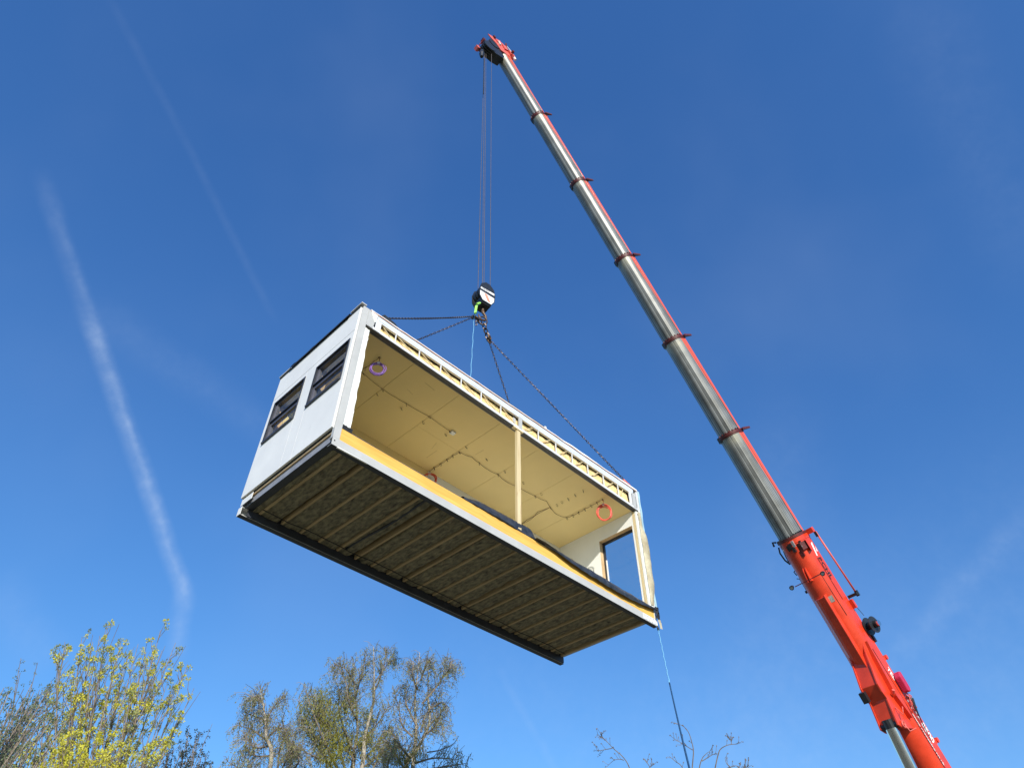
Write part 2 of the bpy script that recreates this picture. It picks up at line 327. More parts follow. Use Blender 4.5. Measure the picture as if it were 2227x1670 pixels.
bx('corner_plate', M['panel'], mod, 0.0, 0.008, 2.62, 3.02, 0.215, 0.36, label='short white plate at the lower rear corner')
bx('corner_shim', M['black'], mod, 0.018, 0.034, 2.60, 3.02, 0.19, 0.212)
bx('splice_plate', M['chord'], mod, 8.05+0.6, L+0.004, -0.006, -0.001, 0.012, 0.152, label='riveted plate at the far end of the front floor beam')
m = MB()
for i in range(9): m.tube([(8.72+0.055*i, -0.007, 0.12-0.085*(i%2)), (8.72+0.055*i, -0.011, 0.12-0.085*(i%2))], 0.008, 8)
m.build('rivets', M['clip'], mod)
m = MB(); m.tube([(0.045,-0.001,0.095),(0.045,-0.004,0.095)], 0.014, 12); m.build('bolt_hole', M['black'], mod)
m = MB(); m.prism([(0.12,0.0),(0.75,0.0),(0.75,-0.004),(0.12,-0.02)], (0,0,0), (1,0,0), (0,0,1), (0,1,0), -0.01, 0.02); m.build('protective_strip', M['panel'], mod)
# deck
M['floor'] = mat('light_floor_board', (0.80,0.74,0.60), 0.6)
bx('bounce_blocker', M['plastic'], mod, 0.25, 2.6, 0.3, 2.7, 0.406, 0.412)  # unseen dark sheet, added to cut floor bounce onto the gable-end ceiling
bx('floor_deck', M['floor'], mod, 0.12, 9.19, 0.07, 3.03, 0.36, 0.405)
bx('rim_joist', M['under'], mod, 0.125, 9.09, 2.90, 2.935, 0.16, 0.358)
# joists and wool
JX = [0.357,0.842,1.262,1.699,2.138,2.601,3.0,3.44,3.869,4.29,4.744,5.18,5.623,6.051,6.50,6.93,7.37,7.811,8.26,8.67,9.05]
for i, x in enumerate(JX):
    m = MB(); t = 0.024; dz = random.uniform(-0.006, 0.006); sk = random.uniform(-0.012, 0.012)
    m.prism([(x-t, 0.117),(x+t, 0.117),(x+t+sk, 2.86),(x-t+sk, 2.86)], (0,0,0), (1,0,0), (0,1,0), (0,0,1), 0.135+dz, 0.355)
    m.build('floor_joist', M['joist'], mod)
edges = [0.12]+JX+[9.1]
for i in range(len(edges)-1):
    a, b = edges[i]+0.026, edges[i+1]-0.026
    if i == 0: a = 0.212
    if b-a < 0.06: continue
    gapl = random.choice([0,0,0,0.05,0.02,0.09]); gapr = random.choice([0,0,0.02,0,0.06])
    if i == 5: gapl, gapr = 0.0, 0.13
    a2, b2 = a+gapl*0.6, b-gapr*0.6; sd = random.uniform(0, 50)
    def fn(u, v, a2=a2, b2=b2, sd=sd, gl=gapl, gr=gapr):
        x = a2+(b2-a2)*u; y = 0.12+2.78*v
        ex = 0.014*noise.noise(Vector((y*3, sd, 0.3)))
        if 0 < u < 1: x += ex
        z = 0.172 - 0.030*sin(pi*u)*(0.6+0.5*noise.noise(Vector((y*1.5, sd, 0)))) + 0.024*noise.noise(Vector((x*9+sd, y*5, 0))) + 0.012*noise.noise(Vector((x*25, y*22, sd)))
        z += (0.07 if gl > .04 and u < 0.05 else 0) + (0.07 if gr > .04 and u > 0.95 else 0)
        return (x, y, z)
    m = MB(); m.grid(fn, 12, 56); m.build('insulation_batt', M['wool'], mod, smooth=True)
m = MB(); m.tube([(2.28+0.03*sin(v*5), 0.2+2.5*v, 0.16+0.012*sin(v*9)) for v in [i/14 for i in range(15)]], 0.028, 8)
m.build('floor_pipe', M['under'], mod, smooth=True, label='dark blue pipe between two joists')
m = MB(); m.tube([(0.3+8.7*i/30, 2.66+0.02*sin(i*1.1), 0.118+0.008*sin(i*2.3)) for i in range(31)], 0.009, 5); m.build('edge_cord', M['black'], mod)
# corner posts
bx('corner_post', M['steel'], mod, 0.0, 0.132, 0.0, 0.085, 0.166, 3.68, 0.004)
bx('corner_post', M['steel'], mod, 0.03, 0.132, 2.93, 3.02, 0.166, 3.60)
bx('corner_post', M['chord'], mod, 9.13, 9.2, 0.0, 0.085, 0.166, 3.87)
bx('corner_post', M['steel'], mod, 9.09, 9.19, 2.93, 3.02, 0.166, 3.78)
# gable panels (proud of the frame)
def panel(name, x0, x1, y0, y1, z0, z1, hole=None, mt='panel', ax='x', **p):
    "board in the y-z plane between x0 and x1, with an optional opening (y0,y1,z0,z1)"
    ys = [y0, y1]; zs = [z0, z1]
    m = MB()
    if not hole: m.box(x0, x1, y0, y1, z0, z1)
    else:
        a, b, c, d = hole
        m.prism([(y0,z0),(y1,z0),(y1,z1),(y0,z1)], (0,0,0), (0,1,0), (0,0,1), (1,0,0), 0, 0) if False else None
        P = [(y0,z0),(y1,z0),(y1,z1),(y0,z1)]; Q = [(a,c),(b,c),(b,d),(a,d)]
        vs = [(x0,)+q for q in P]+[(x0,)+q for q in Q]+[(x1,)+q for q in P]+[(x1,)+q for q in Q]
        fs = []
        for i in range(4):
            j = (i+1)%4
            fs += [(i, j, 4+j, 4+i), (8+i, 8+j, 12+j, 12+i), (i, j, 8+j, 8+i), (4+i, 4+j, 12+j, 12+i)]
        m.add(vs, fs)
    return m.build(name, M[mt], mod, **p)
W1 = (1.735, 2.878, 1.655, 2.80); W2 = (0.185, 1.31, 1.655, 2.77)
panel('wall_panel', -0.03, 0.02, 0.093, 1.343, 0.40, 2.984, W2)
panel('wall_panel', -0.03, 0.02, 1.348, 1.712, 0.40, 2.984)
panel('wall_panel', -0.03, 0.02, 1.717, 3.045, 0.40, 2.984, W1)
panel('fascia_panel', -0.03, 0.02, 0.075, 3.045, 2.996, 3.665)
m = MB(); m.box(-0.026, 0.018, 0.093, 3.04, 2.9841, 2.9959); m.build('panel_joint', M['steel_dark'], mod)
bx('edge_trim', M['panel'], mod, -0.036, 0.0, 0.062, 0.0745, 0.40, 3.70)
# gable core behind the panels
panel('gable_core', 0.021, 0.22, 0.088, 2.95, 0.41, 3.6, None, 'wall') if False else None
for (a, b) in ((0.09, W2[0]-0.02), (W2[1]+0.02, W1[0]-0.02), (W1[1]+0.02, 2.93)):
    bx('gable_stud_wall', M['wall'], mod, 0.023, 0.2, a, b, 0.41, 3.2)
bx('gable_stud_wall', M['wall'], mod, 0.024, 0.199, 0.091, 2.929, 2.81, 3.2)
bx('gable_stud_wall', M['wall'], mod, 0.024, 0.199, 0.091, 2.929, 0.411, 1.63)
for (hb, nm) in ((W2, 'right'), (W1, 'left')):
    a, b, c, d = hb
    fr = MB()     # outer trim flange, protruding a little
    for (p, q, r, s) in ((a-0.010, a+0.012, c-0.01, d+0.012), (b-0.012, b+0.010, c-0.01, d+0.012)):
        fr.box(-0.048, 0.10, p, q, r, s)
    fr.box(-0.048, 0.10, a+0.0121, b-0.0121, d-0.014, d+0.012); fr.box(-0.07, 0.10, a+0.0121, b-0.0121, c-0.01, c+0.028)
    w = fr.build('window', M['anth'], mod, label='dark framed gable window nearer the open side' if nm == 'right' else 'dark framed gable window nearer the rear corner')
    zt = 2.235
    m = MB(); m.box(0.0, 0.075, a+0.0122, b-0.0122, zt-0.045, zt+0.03); m.box(-0.03, 0.0, a+0.0122, b-0.0122, zt+0.012, zt+0.032); m.build('transom', M['anth'], w)
    for (z0, z1, nm2) in ((c+0.029, zt-0.046, 'lower'), (zt+0.031, d-0.015, 'upper')):
        m = MB(); y0, y1 = a+0.013, b-0.013; s = 0.055
        m.box(0.0, 0.085, y0, y0+s, z0, z1); m.box(0.0, 0.085, y1-s, y1, z0, z1)
        m.box(0.0, 0.085, y0+s, y1-s, z0, z0+s*0.6); m.box(0.0, 0.085, y0+s, y1-s, z1-s*0.8, z1)
        m.build('sash', M['anth_lit'], w)
        m = MB(); m.box(0.026, 0.032, y0+s, y1-s, z0+s*0.6, z1-s*0.8); m.build('pane', M['glass'], w)
    for (q0, q1) in ((a+0.013, a+0.04), (b-0.04, b-0.013)):
        m = MB(); m.box(0.101, 0.22, q0, q1, c, d); m.build('window_lining', M['reveal'], w)
# coping on the gable
bx('roof_coping', M['panel'], mod, -0.065, 0.06, 0.0, 0.40, 3.735, 3.748)
bx('roof_coping', M['panel'], mod, -0.065, 0.06, 2.62, 3.07, 3.715, 3.727)
bx('coping_board', M['bitumen'], mod, -0.045, 0.05, 0.05, 3.06, 3.667, 3.712)
m = MB()
m.grid(lambda u, v: (-0.07+0.16*v, 0.42+2.2*u, 3.716+0.03*sin(pi*v)+0.02*noise.noise(Vector((u*9, v*2, 1)))+0.035*math.exp(-((u-0.95)/0.05)**2)), 50, 4)
m.grid(lambda u, v: (-0.07-0.006*v, 0.42+2.2*u, 3.716-0.06*v), 50, 2)
m.build('roofing_flap', M['bitumen'], mod, smooth=True)
# bottom chord, soffit, lattice and top chord of the open side
m = MB(); m.box(0.133, 9.12, 0.0, 0.05, 3.208, 3.282); m.build('bottom_chord', M['chord'], mod)
for j, (ya, yb, z) in enumerate(((0.0, 0.045, 3.196), (0.05, 0.085, 3.204), (0.09, 0.128, 3.198))):
    bx('soffit_strip', M['steel_dark'], mod, 0.135, 9.12, ya+0.002, yb, z-0.006, z+0.004)
bx('soffit_edge', M['pale'], mod, 0.135, 9.05, 0.13, 0.142, 3.192, 3.216)
vx = [0.871, 1.513, 2.119, 2.724, 3.339, 3.966, 4.61, 5.243, 5.876, 6.485, 7.092, 7.72, 8.332, 8.80]
for i, x in enumerate(vx):
    if i == 6: continue
    if i == 13: continue
    bx('strut', M['chord'], mod, x-0.011, x+0.011, 0.004, 0.026, 3.2825, chz(x)+0.02)
def diag(xa, za, xb, zb):
    m = MB(); a, b = Vector((xa, 0.034, za)), Vector((xb, 0.034, zb)); t = (b-a); ln = t.length; t.normalize(); nrm = Vector((-t.z, 0, t.x))
    m.obox((a+b)/2, t*(ln/2), nrm*0.009, Vector((0, 0.008, 0))); m.build('diagonal', M['pale'], mod)
tops = [0.50]+vx
for i in range(7):
    x0 = tops[i]+0.02; x1 = tops[i+1]-0.05
    diag(x0, chz(x0)+0.01, x1, 3.28)
for i in range(6, 13):
    x0 = vx[i]+0.05; x1 = vx[i+1]-0.14 if i < 12 else 8.60
    diag(x0, 3.28, x1, chz(x1)+0.01)
bx('truss_plate', M['chord'], mod, 0.34, 0.475, -0.004, 0.0, 3.21, 3.56)
m = MB(); m.prism([(0.133,3.225),(0.29,3.215),(0.315,3.40),(0.20,3.66),(0.133,3.68)], (0,0,0), (1,0,0), (0,0,1), (0,1,0), -0.004, 0.02); m.build('truss_plate', M['steel'], mod)
m = MB(); m.prism([(0.205,3.60),(0.30,3.40),(0.325,3.42),(0.36,3.70),(0.17,3.70)], (0,0,0), (1,0,0), (0,0,1), (0,1,0), -0.014, -0.006); m.build('taped_foil', M['white'], mod)
bx('slot', M['black'], mod, 0.318, 0.335, -0.003, 0.02, 3.27, 3.43)
bx('truss_plate', M['steel'], mod, 4.56, 4.665, -0.005, 0.03, 3.25, 3.60)
bx('truss_plate', M['chord'], mod, 8.80, 8.89, -0.005, 0.02, 3.2825, 3.68)
bx('truss_plate', M['steel'], mod, 8.93, 9.07, -0.005, 0.02, 3.24, 3.72)
bx('slot', M['black'], mod, 8.891, 8.929, 0.02, 0.03, 3.28, 3.66)
bx('slot', M['black'], mod, 9.075, 9.12, 0.02, 0.03, 3.3, 3.66)
bx('end_brace', M['steel'], mod, 4.42, 4.5, 0.05, 0.12, 3.29, 3.52)
# yellow insulation behind the lattice, one quilt per bay
bays = [0.47]+vx[:13]+[8.82]
for i in range(len(bays)-1):
    a, b = bays[i], bays[i+1]; sd = random.uniform(0, 99)
    def fi(u, v, a=a, b=b, sd=sd):
        x = a+(b-a)*u; z = 3.285+(chz(x)+0.02-3.285)*v
        return (x, 0.098-0.03*(1-v)-0.008*sin(pi*v)-0.018*noise.noise(Vector((x*5+sd, z*9, 0)))-0.012*noise.noise(Vector((x*22, z*22, sd))), z)
    m = MB(); m.grid(fi, 22, 8); m.build('insulation_quilt', M['wool_y'], mod, smooth=True)
# top chord wrapped in printed foil
def strip(name, mt, x0, x1, f0, f1, ya, yb, n=60, jit=0.0, smooth=True, **p):
    m = MB()
    for k in range(n):
        a, b = x0+(x1-x0)*k/n, x0+(x1-x0)*(k+1)/n
        ja, jb = jit*noise.noise(Vector((a*3, 1, 0))), jit*noise.noise(Vector((b*3, 1, 0)))
        m.add([(a,ya+ja,f0(a)),(b,ya+jb,f0(b)),(b,ya+jb,f1(b)),(a,ya+ja,f1(a)),(a,yb,f0(a)),(b,yb,f0(b)),(b,yb,f1(b)),(a,yb,f1(a))],
              [(0,1,2,3),(4,7,6,5),(0,4,5,1),(3,2,6,7)])
    return m.build(name, M[mt], mod, smooth=False, **p)
strip('top_chord', 'chord', 0.36, 9.1, lambda x: chz(x), lambda x: chz(x)+0.036, -0.002, 0.05)
strip('printed_foil', 'foil', 0.36, 9.0, lambda x: chz(x)+0.038, lambda x: rfz(x)-0.045, -0.004, 0.05, jit=0.012)
strip('roof_edge', 'chord', 0.20, 9.18, lambda x: rfz(x)-0.044, lambda x: rfz(x)-0.012, -0.02, 0.06, jit=0.01)
strip('edge_cord', 'orange', 0.16, 9.15, lambda x: rfz(x)-0.052, lambda x: rfz(x)-0.043, -0.024, -0.012, jit=0.02)
strip('roof_foil', 'white', 5.5, 9.2, lambda x: rfz(x)-0.012, lambda x: rfz(x)+0.015+0.012*sin(x*3), -0.012, 0.10, jit=0.012)
strip('roofing_edge', 'bitumen', 3.45, 5.5, lambda x: rfz(x)-0.015, lambda x: rfz(x)+0.03+0.008*sin(x*5), 0.0, 0.12, jit=0.02)
bx('white_tag', M['white'], mod, 5.47, 5.53, -0.01, 0.02, 3.80, 3.88)
m = MB(); m.prism([(0.40,3.71),(0.98,3.72),(0.80,3.82),(0.52,3.86)], (0,0,0), (1,0,0), (0,0,1), (0,1,0), 0.02, 0.10); m.build('roofing_flap', M['bitumen'], mod)
# roof deck
m = MB(); n = 10
for k in range(n):
    a, b = 0.03+9.14*k/n, 0.03+9.14*(k+1)/n
    m.add([(a,0.07,rfz(a)-0.05),(b,0.07,rfz(b)-0.05),(b,2.98,rfz(b)-0.12),(a,2.98,rfz(a)-0.05-0.03),(a,0.07,rfz(a)-0.10),(b,0.07,rfz(b)-0.10),(b,2.98,rfz(b)-0.17),(a,2.98,rfz(a)-0.12)],
          [(0,1,2,3),(4,7,6,5),(0,4,5,1),(3,2,6,7)])
m.build('roof', M['bitumen'], mod)
# ceiling boards, seams left open
sx = [0.205, 1.51, 2.828, 4.126, 5.427, 6.738, 8.02, 9.04]
for i in range(len(sx)-1):
    for (ya, yb) in ((0.142, 1.62), (1.624, 2.717)) if i in (2,) else ((0.142, 2.717),):
        bx('ceiling_board', M['board'], mod, sx[i]+0.0035, sx[i+1]-0.0035, ya, yb, 3.218+random.uniform(-.001,.001), 3.232)
bx('ceiling_backing', M['clip'], mod, 0.2, 9.05, 0.13, 2.75, 3.2345, 3.26)
# rear wall and far end wall, boards
for i in range(len(sx)-1):
    bx('wall_board', M['board' if i < 3 else 'wall'], mod, sx[i]+0.002, sx[i+1]-0.002, 2.717, 2.735, 0.41, 3.2165)
bx('rear_cladding', M['panel'], mod, 0.021, 9.20, 2.9305, 3.045, 0.40, 3.66)
bx('rear_insulation', M['wool_y'], mod, 0.2, 9.03, 2.736, 2.929, 0.41, 3.2)
EO = (0.205, 1.31, 0.50, 2.80)
panel('end_wall_board', 9.036, 9.05, 0.165, 2.716, 0.41, 3.2165, EO, 'wall')
panel('end_wall_core', 9.0505, 9.19, 0.16, 2.93, 0.41, 3.66, (EO[0]-.02, EO[1]+.02, EO[2]-.02, EO[3]+.02), 'reveal')
panel('end_cladding', 9.20, 9.27, 0.0, 3.045, 0.40, 3.9, (EO[0]-.01, EO[1]+.01, EO[2]-.01, EO[3]+.01), 'panel')
a, b, c, d = EO
m = MB(); m.box(9.037, 9.16, a-0.019, a+0.004, c, d); m.box(9.037, 9.16, b-0.004, b+0.019, c, d); m.box(9.037, 9.16, a+0.0041, b-0.0041, d-0.004, d+0.019)
w = m.build('window', M['reveal'], mod, label='tall timber lined window in the far end wall')
m = MB(); s = 0.05
m.box(9.165, 9.225, a-0.01, a+s*0.5, c, d+0.01); m.box(9.165, 9.225, b-s, b+0.01, c, d+0.01); m.box(9.165, 9.225, a+s*0.5, b-s, d-0.06, d+0.01); m.box(9.165, 9.225, a+s*0.5, b-s, c, c+0.06)
m.build('window_frame', M['anth'], w)
m = MB(); m.box(9.19, 9.198, a+s*0.5, b-s, c+0.06, d-0.06); m.build('pane', M['glass'], w)
m = MB(); m.box(9.16, 9.185, b-s-0.045, b-s-0.015, c, c+1.75); m.build('window_bead', M['panel'], w)
# framing beside the far window
bx('stud', M['pale'], mod, 9.04, 9.10, 0.094, 0.158, 0.45, 3.19)
bx('stud', M['white'], mod, 9.052, 9.12, 0.03, 0.082, 0.45, 3.19)
bx('foam_strip', M['white'], mod, 9.085, 9.128, 0.0, 0.03, 0.45, 3.05)
bx('slot', M['black'], mod, 9.06, 9.09, 0.083, 0.093, 0.45, 2.85)
# tape along the far corner
def ft(u, v):
    z = 0.45+3.44*u; return (9.205+0.07*v+0.012*noise.noise(Vector((z*3, v*2, 4))), -0.012-0.02*noise.noise(Vector((z*2.3, v, 9)))*v, z)
m = MB(); m.grid(ft, 50, 4); m.build('corner_tape', M['cyan'], mod, smooth=True)
# loose membrane at the far corner
fx = [(9.10,3.15,0.0),(9.12,2.75,0.03),(9.24,2.5,0.14),(9.28,2.08,0.19),(9.24,1.6,0.17),(9.25,1.15,0.17),(9.22,0.95,0.14),(9.11,0.62,0.05),(9.10,0.5,0.0)]
def ff(u, v):
    t = u*(len(fx)-1); i = min(int(t), len(fx)-2); q = t-i
    x, z, k = [fx[i][j]*(1-q)+fx[i+1][j]*q for j in range(3)]
    return (9.06+(x-9.06+0.07)*v, -0.015-0.09*sin(pi*v)*k/0.15*0.5-0.02*noise.noise(Vector((z*4, v*2, 2))), z+0.03*v*noise.noise(Vector((z*3, 1, 1))))
m = MB(); m.grid(ff, 60, 8); o = m.build('loose_membrane', M['flap'], mod, smooth=True)
# white foam strip inside the near corner, ragged edge
def fs(u, v):
    z = 0.47+2.70*u; wdt = 0.13+0.05*(1-u)+0.022*noise.noise(Vector((z*4, 3, 0)))+0.01*noise.noise(Vector((z*13, 3, 0)))
    return (0.1325+wdt*v, 0.045+0.03*noise.noise(Vector((z*5, v*2, 7)))*v, z)
m = MB(); m.grid(fs, 70, 3); m.build('foam_strip', M['white'], mod, smooth=True, label='torn bright white foam strip beside the near corner post')
m = MB(); m.grid(lambda u, v: (0.12+0.22*u, 0.02-0.02*v, 0.40+(0.12+0.035*noise.noise(Vector((u*9, 2, 1))))*v), 12, 3); m.build('foam_scrap', M['black'], mod, smooth=True)
# timber edge beam, carpet edge
m = MB(); m.box(0.134, 9.13, 0.012, 0.068, 0.172, 0.425); m.build('edge_timber', M['timber'], mod)
strip('floor_edge', 'steel_dark', 0.3, 3.3, lambda x: 0.426, lambda x: 0.455+0.006*sin(x*4), 0.03, 0.3)
bx('beam_gap', M['black'], mod, 0.134, 9.12, 0.014, 0.06, 0.1655, 0.1715)
# prop
bx('timber_prop', M['pale'], mod, 4.50, 4.615, 0.012, 0.075, 0.427, 3.19)
bx('prop_head', M['pale'], mod, 4.38, 4.70, -0.006, 0.07, 3.165, 3.20)
bx('outlet_box', M['wall'], mod, 3.5, 3.62, 1.14, 1.24, 3.17, 3.216)
# ceiling cables and their hook rings
def cab(pts, r=0.0045, sag=0.01, name='ceiling_cable', mt='cable', z=3.205):
    P = []
    for (p, q) in zip(pts[:-1], pts[1:]):
        for k in range(4): t = k/4; P.append((p[0]+(q[0]-p[0])*t+0.012*sin(pi*t)*random.uniform(-1,1), p[1]+(q[1]-p[1])*t, z-sag*sin(pi*t)))
    P.append((*pts[-1], z)); m = MB(); m.tube(P, r, 5); return m.build(name, M[mt], mod, smooth=True)
c1 = [(0.3,1.07),(0.938,1.148),(1.533,1.234),(2.189,1.217),(2.834,1.171),(3.494,1.206)]
c2 = [(4.136,2.70),(4.129,2.493),(4.142,2.263),(4.142,2.034),(4.133,1.814),(4.157,1.605),(4.5,1.53),(4.78,1.562),(5.1,1.60),(5.429,1.556),(5.75,1.62),(6.087,1.556),(6.735,1.511),(7.1,1.45),(7.374,1.563),(7.7,1.66),(8.041,1.567)]
c2b = [(8.041,1.567),(8.069,1.379),(8.069,1.169),(8.067,0.957),(8.067,0.743),(8.067,0.54),(8.069,0.352)]
cab(c1); cab([(0.35,1.62),(0.60,1.3),(0.859,0.999),(0.875,0.75),(0.879,0.513)], 0.006); cab(c2, 0.0052, 0.02); cab(c2b, 0.005, 0.012); cab([(7.374,1.563),(7.30,1.95),(7.42,2.3),(7.403,2.70)], 0.005, 0.01); cab([(7.374,1.563),(7.36,2.0),(7.36,2.35),(7.403,2.70)], 0.005)
rm = MB(); rm.ring((0,0,-0.03), (1,0,0), (0,0.35,1), 0.028, 0.005, 14, 4, ry=0.046); rmesh = rm.mesh('cable_ring', M['clip'])
rings = c1[1:]+[(0.879,0.513),(0.859,0.999)]+c2[1:6]+[(4.78,1.562),(5.429,1.556),(6.087,1.556),(6.735,1.511),(7.374,1.563),(8.041,1.567)]+c2b[1:] + \
  [(1.529,1.428),(2.195,1.405),(2.843,1.399),(3.492,1.356),(4.140,1.348),(4.794,1.321),(5.442,1.336),(6.095,1.327),(6.749,1.312),(7.402,1.348),(7.392,1.17),(7.411,0.968),(7.412,0.734),(7.415,0.459)]
for (x, y) in rings:
    o = obj('cable_ring', rmesh, mod); o.location = (x, y, 3.207); o.rotation_euler = (random.uniform(-.2,.2), 0, random.uniform(-.5,.9))
m = MB(); m.tube([(7.45,2.712,2.98),(7.45,2.68,2.98)], 0.03, 10); m.build('wall_socket', M['clip'], mod)
m = MB(); m.ring((7.62,2.70,2.95), (1,0,0), (0,0,1), 0.055, 0.006, 18, 4); m.build('cable_ring', M['clip'], mod)
# pencil marks on the ceiling
for (x0,y0,x1,y1) in ((3.55,1.75,3.62,2.0),(3.75,1.95,3.75,2.35),(4.5,1.42,4.52,1.15),(2.05,0.42,2.35,0.45),(1.9,0.85,2.1,0.9)):
    m = MB(); m.tube([(x0,y0,3.2165),(x1,y1,3.2165)], 0.003, 4); m.build('pencil_mark', M['joist'], mod)
def wpt(x, y, z): return MODM @ Vector((x, y, z))
# cable coils hang from ceiling rings (things)
def coil(name, label, x, y, z, r, ry, mt, tr, loops, drop):
    c = wpt(x, y, z-drop-ry); t = thing(name, label, 'cable coil', c, 0, None)
    d = Vector((c.x, c.y, 0)).normalized(); sx_ = Vector((d.y, -d.x, 0)); m = MB()
    for k in range(loops):
        off = d*random.uniform(-0.03, 0.03)+sx_*random.uniform(-.012,.012)+Vector((0,0,random.uniform(-0.018,0.014)))
        m.ring(off, sx_+d*random.uniform(-.15,.15), Vector((0,0,1))+d*random.uniform(-.12,.12), r+random.uniform(-0.022,0.022), tr, 30, 5, ry=ry+random.uniform(-0.022,0.022))
    m.build('cable_loops', M[mt], t, smooth=True)
    m = MB(); m.tube([(0,0,ry),(0.01,0,ry+drop*0.5),(0,0,ry+drop-0.01)], 0.006, 5); m.build('hanger', M['cable'] if mt != 'redcab' else M['redcab'], t)
    m = MB(); m.obox((0,0,ry+0.005), sx_*0.03, d*0.03, Vector((0,0,0.022))); m.build('white_tape', M['tie'], t)
coil('cable_coil', 'purple cable coil hanging from the ceiling near the gable end', 0.879, 0.513, 3.20, 0.15, 0.155, 'purple', 0.0075, 7, 0.20)
coil('cable_coil', 'bright red cable coil hanging near the far end window', 8.069, 0.352, 3.20, 0.175, 0.235, 'redcab', 0.013, 6, 0.17)
coil('cable_coil', 'dark red cable coil half hidden behind the orange edge timber', 4.136, 2.66, 3.20, 0.16, 0.16, 'redcab', 0.014, 5, 0.10)
# black plastic sheets on the floor edge
sh = MB()
s1 = [(3.0,.44),(3.15,.47),(3.437,.53),(3.9,.56),(4.2,.575),(4.524,.59),(4.872,.60),(4.97,.56),(5.02,.44)]
def s1f(u, v):
    x = 3.0+2.03*u; z = s1[-1][1]
    for (p, q) in zip(s1[:-1], s1[1:]):
        if p[0] <= x <= q[0]: z = p[1]+(q[1]-p[1])*(x-p[0])/(q[0]-p[0])
    a = -0.25+v*(pi+0.2); nzv = 0.028*noise.noise(Vector((x*2.4, v*5, 0)))+0.012*noise.noise(Vector((x*9, v*7, 3)))
    return (x, 0.085-0.085*cos(a)+nzv, 0.428+(z-0.36)*1.15*max(0,sin(a))+nzv*0.4)
sh.grid(s1f, 80, 14)
t1 = sh.build('plastic_sheet', M['plastic'], smooth=True, label='dark plastic sheet bundled on the floor edge at the timber prop', category='plastic sheet'); t1.matrix_world = MODM
s2l = [(5.0,.44),(5.3,.42),(5.6,.39),(5.93,.33),(6.4,.29),(6.88,.275),(7.3,.26),(7.8,.25),(8.4,.28),(8.8,.32),(9.17,.37)]
def s2f(u, v):
    x = 5.0+4.18*u; zl = .36
    for (p, q) in zip(s2l[:-1], s2l[1:]):
        if p[0] <= x <= q[0]: zl = p[1]+(q[1]-p[1])*(x-p[0])/(q[0]-p[0])
    zl += 0.012*noise.noise(Vector((x*5, 0, 0)))
    w2 = 0.02*noise.noise(Vector((x*3, v*3, 0)))+0.009*noise.noise(Vector((x*11, v*6, 3)))
    zt = 0.445+0.022*sin(pi*min(1,u*1.1))+0.01*noise.noise(Vector((x*4, 5, 0)))
    if v < 0.6: q = v/0.6; return (x, -0.065-0.02*sin(pi*q)+0.05*q*q+w2, zl+(zt-zl)*q)
    q = (v-0.6)/0.4; return (x, -0.015+0.22*q+w2, zt-0.02*q+0.02*sin(pi*q))
sh = MB(); sh.grid(s2f, 140, 16)
t2 = sh.build('plastic_sheet', M['plastic'], smooth=True, label='dark grey plastic sheet draped along the floor edge towards the far corner', category='plastic sheet'); t2.matrix_world = MODM
m = MB(); m.grid(lambda u, v: (9.12+0.11*u+0.015*noise.noise(Vector((u*5, v*5, 0))), -0.05+0.02*noise.noise(Vector((u*7, v*5, 3)))-0.03*u, 0.46-0.30*v-0.07*u*noise.noise(Vector((v*6, 1, 0)))), 6, 14)
m.build('tape_flap', M['black'], mod, smooth=True)
m = MB(); m.grid(lambda u, v: (9.17+0.07*u+0.05*v, -0.05-0.02*u+0.02*noise.noise(Vector((u*7, v*5, 3))), 0.20-0.26*v), 4, 8)
m.build('plastic_scrap', M['flap'], mod, smooth=True)

# ------------------------------------------------------------------ hook block, sling, ropes
HK = wpt(4.6, 1.5, 8.6)                       # bowl of the hook
hb = thing('hook_block', 'black crane hook block with red and white warning panel hanging above the module', 'hook block', HK)
FA = RAD(-28)                                 # the block is turned slightly to the right
fx_, fy_ = Vector((cos(FA), sin(FA), 0)), Vector((-sin(FA), cos(FA), 0))   # width, depth (towards rear)
UZ = Vector((0,0,1))
fx_ = Vector((cos(RAD(36)), sin(RAD(36)), 0)); fy_ = Vector((-sin(RAD(36)), cos(RAD(36)), 0))
oct_ = [(-0.15,0.47),(-0.27,0.66),(-0.29,1.0),(-0.22,1.28),(-0.05,1.45),(0.10,1.43),(0.25,1.26),(0.30,0.98),(0.27,0.66),(0.15,0.47)]
for (a, b) in ((-0.21,-0.19),(0.19,0.21)):
    m = MB(); m.prism(oct_, (0,0,0), fx_, UZ, fy_, a, b); m.build('side_plate', M['blk'], hb)
for k in range(3):
    m = MB(); cc = Vector((0,0,1.0))+fy_*(-0.12+0.12*k)
    ring = [(0.27*cos(2*pi*i/28), 0.27*sin(2*pi*i/28)+0.0) for i in range(28)]
    m.prism(ring, cc, fx_, UZ, fy_, -0.045, 0.045); m.build('sheave', M['blk'], hb)
m = MB(); m.prism([(-0.16,0.42),(-0.22,0.62),(0.22,0.62),(0.16,0.42)], (0,0,0), fx_, UZ, fy_, -0.18, 0.18); m.build('crosshead', M['blk'], hb)
m = MB(); m.obox(Vector((0,0,1.47)), fx_*0.035, fy_*0.06, UZ*0.06); m.build('rope_socket', M['alu'], hb)
lab = MB(); lab.prism([(-0.24,1.0),(0.26,1.0),(0.26,1.09),(-0.24,1.09)], (0,0,0), fx_, UZ, fy_, -0.214, -0.2105); lo = lab.build('name_plate', M['print_w'], hb)
hz = [(-0.25,0.69),(-0.15,0.52),(0.16,0.50),(0.25,0.68),(0.26,0.86),(-0.26,0.90)]
lab = MB(); lab.prism(hz, (0,0,0), fx_, UZ, fy_, -0.214, -0.2105); hp = lab.build('warning_panel', M['print_w'], hb)
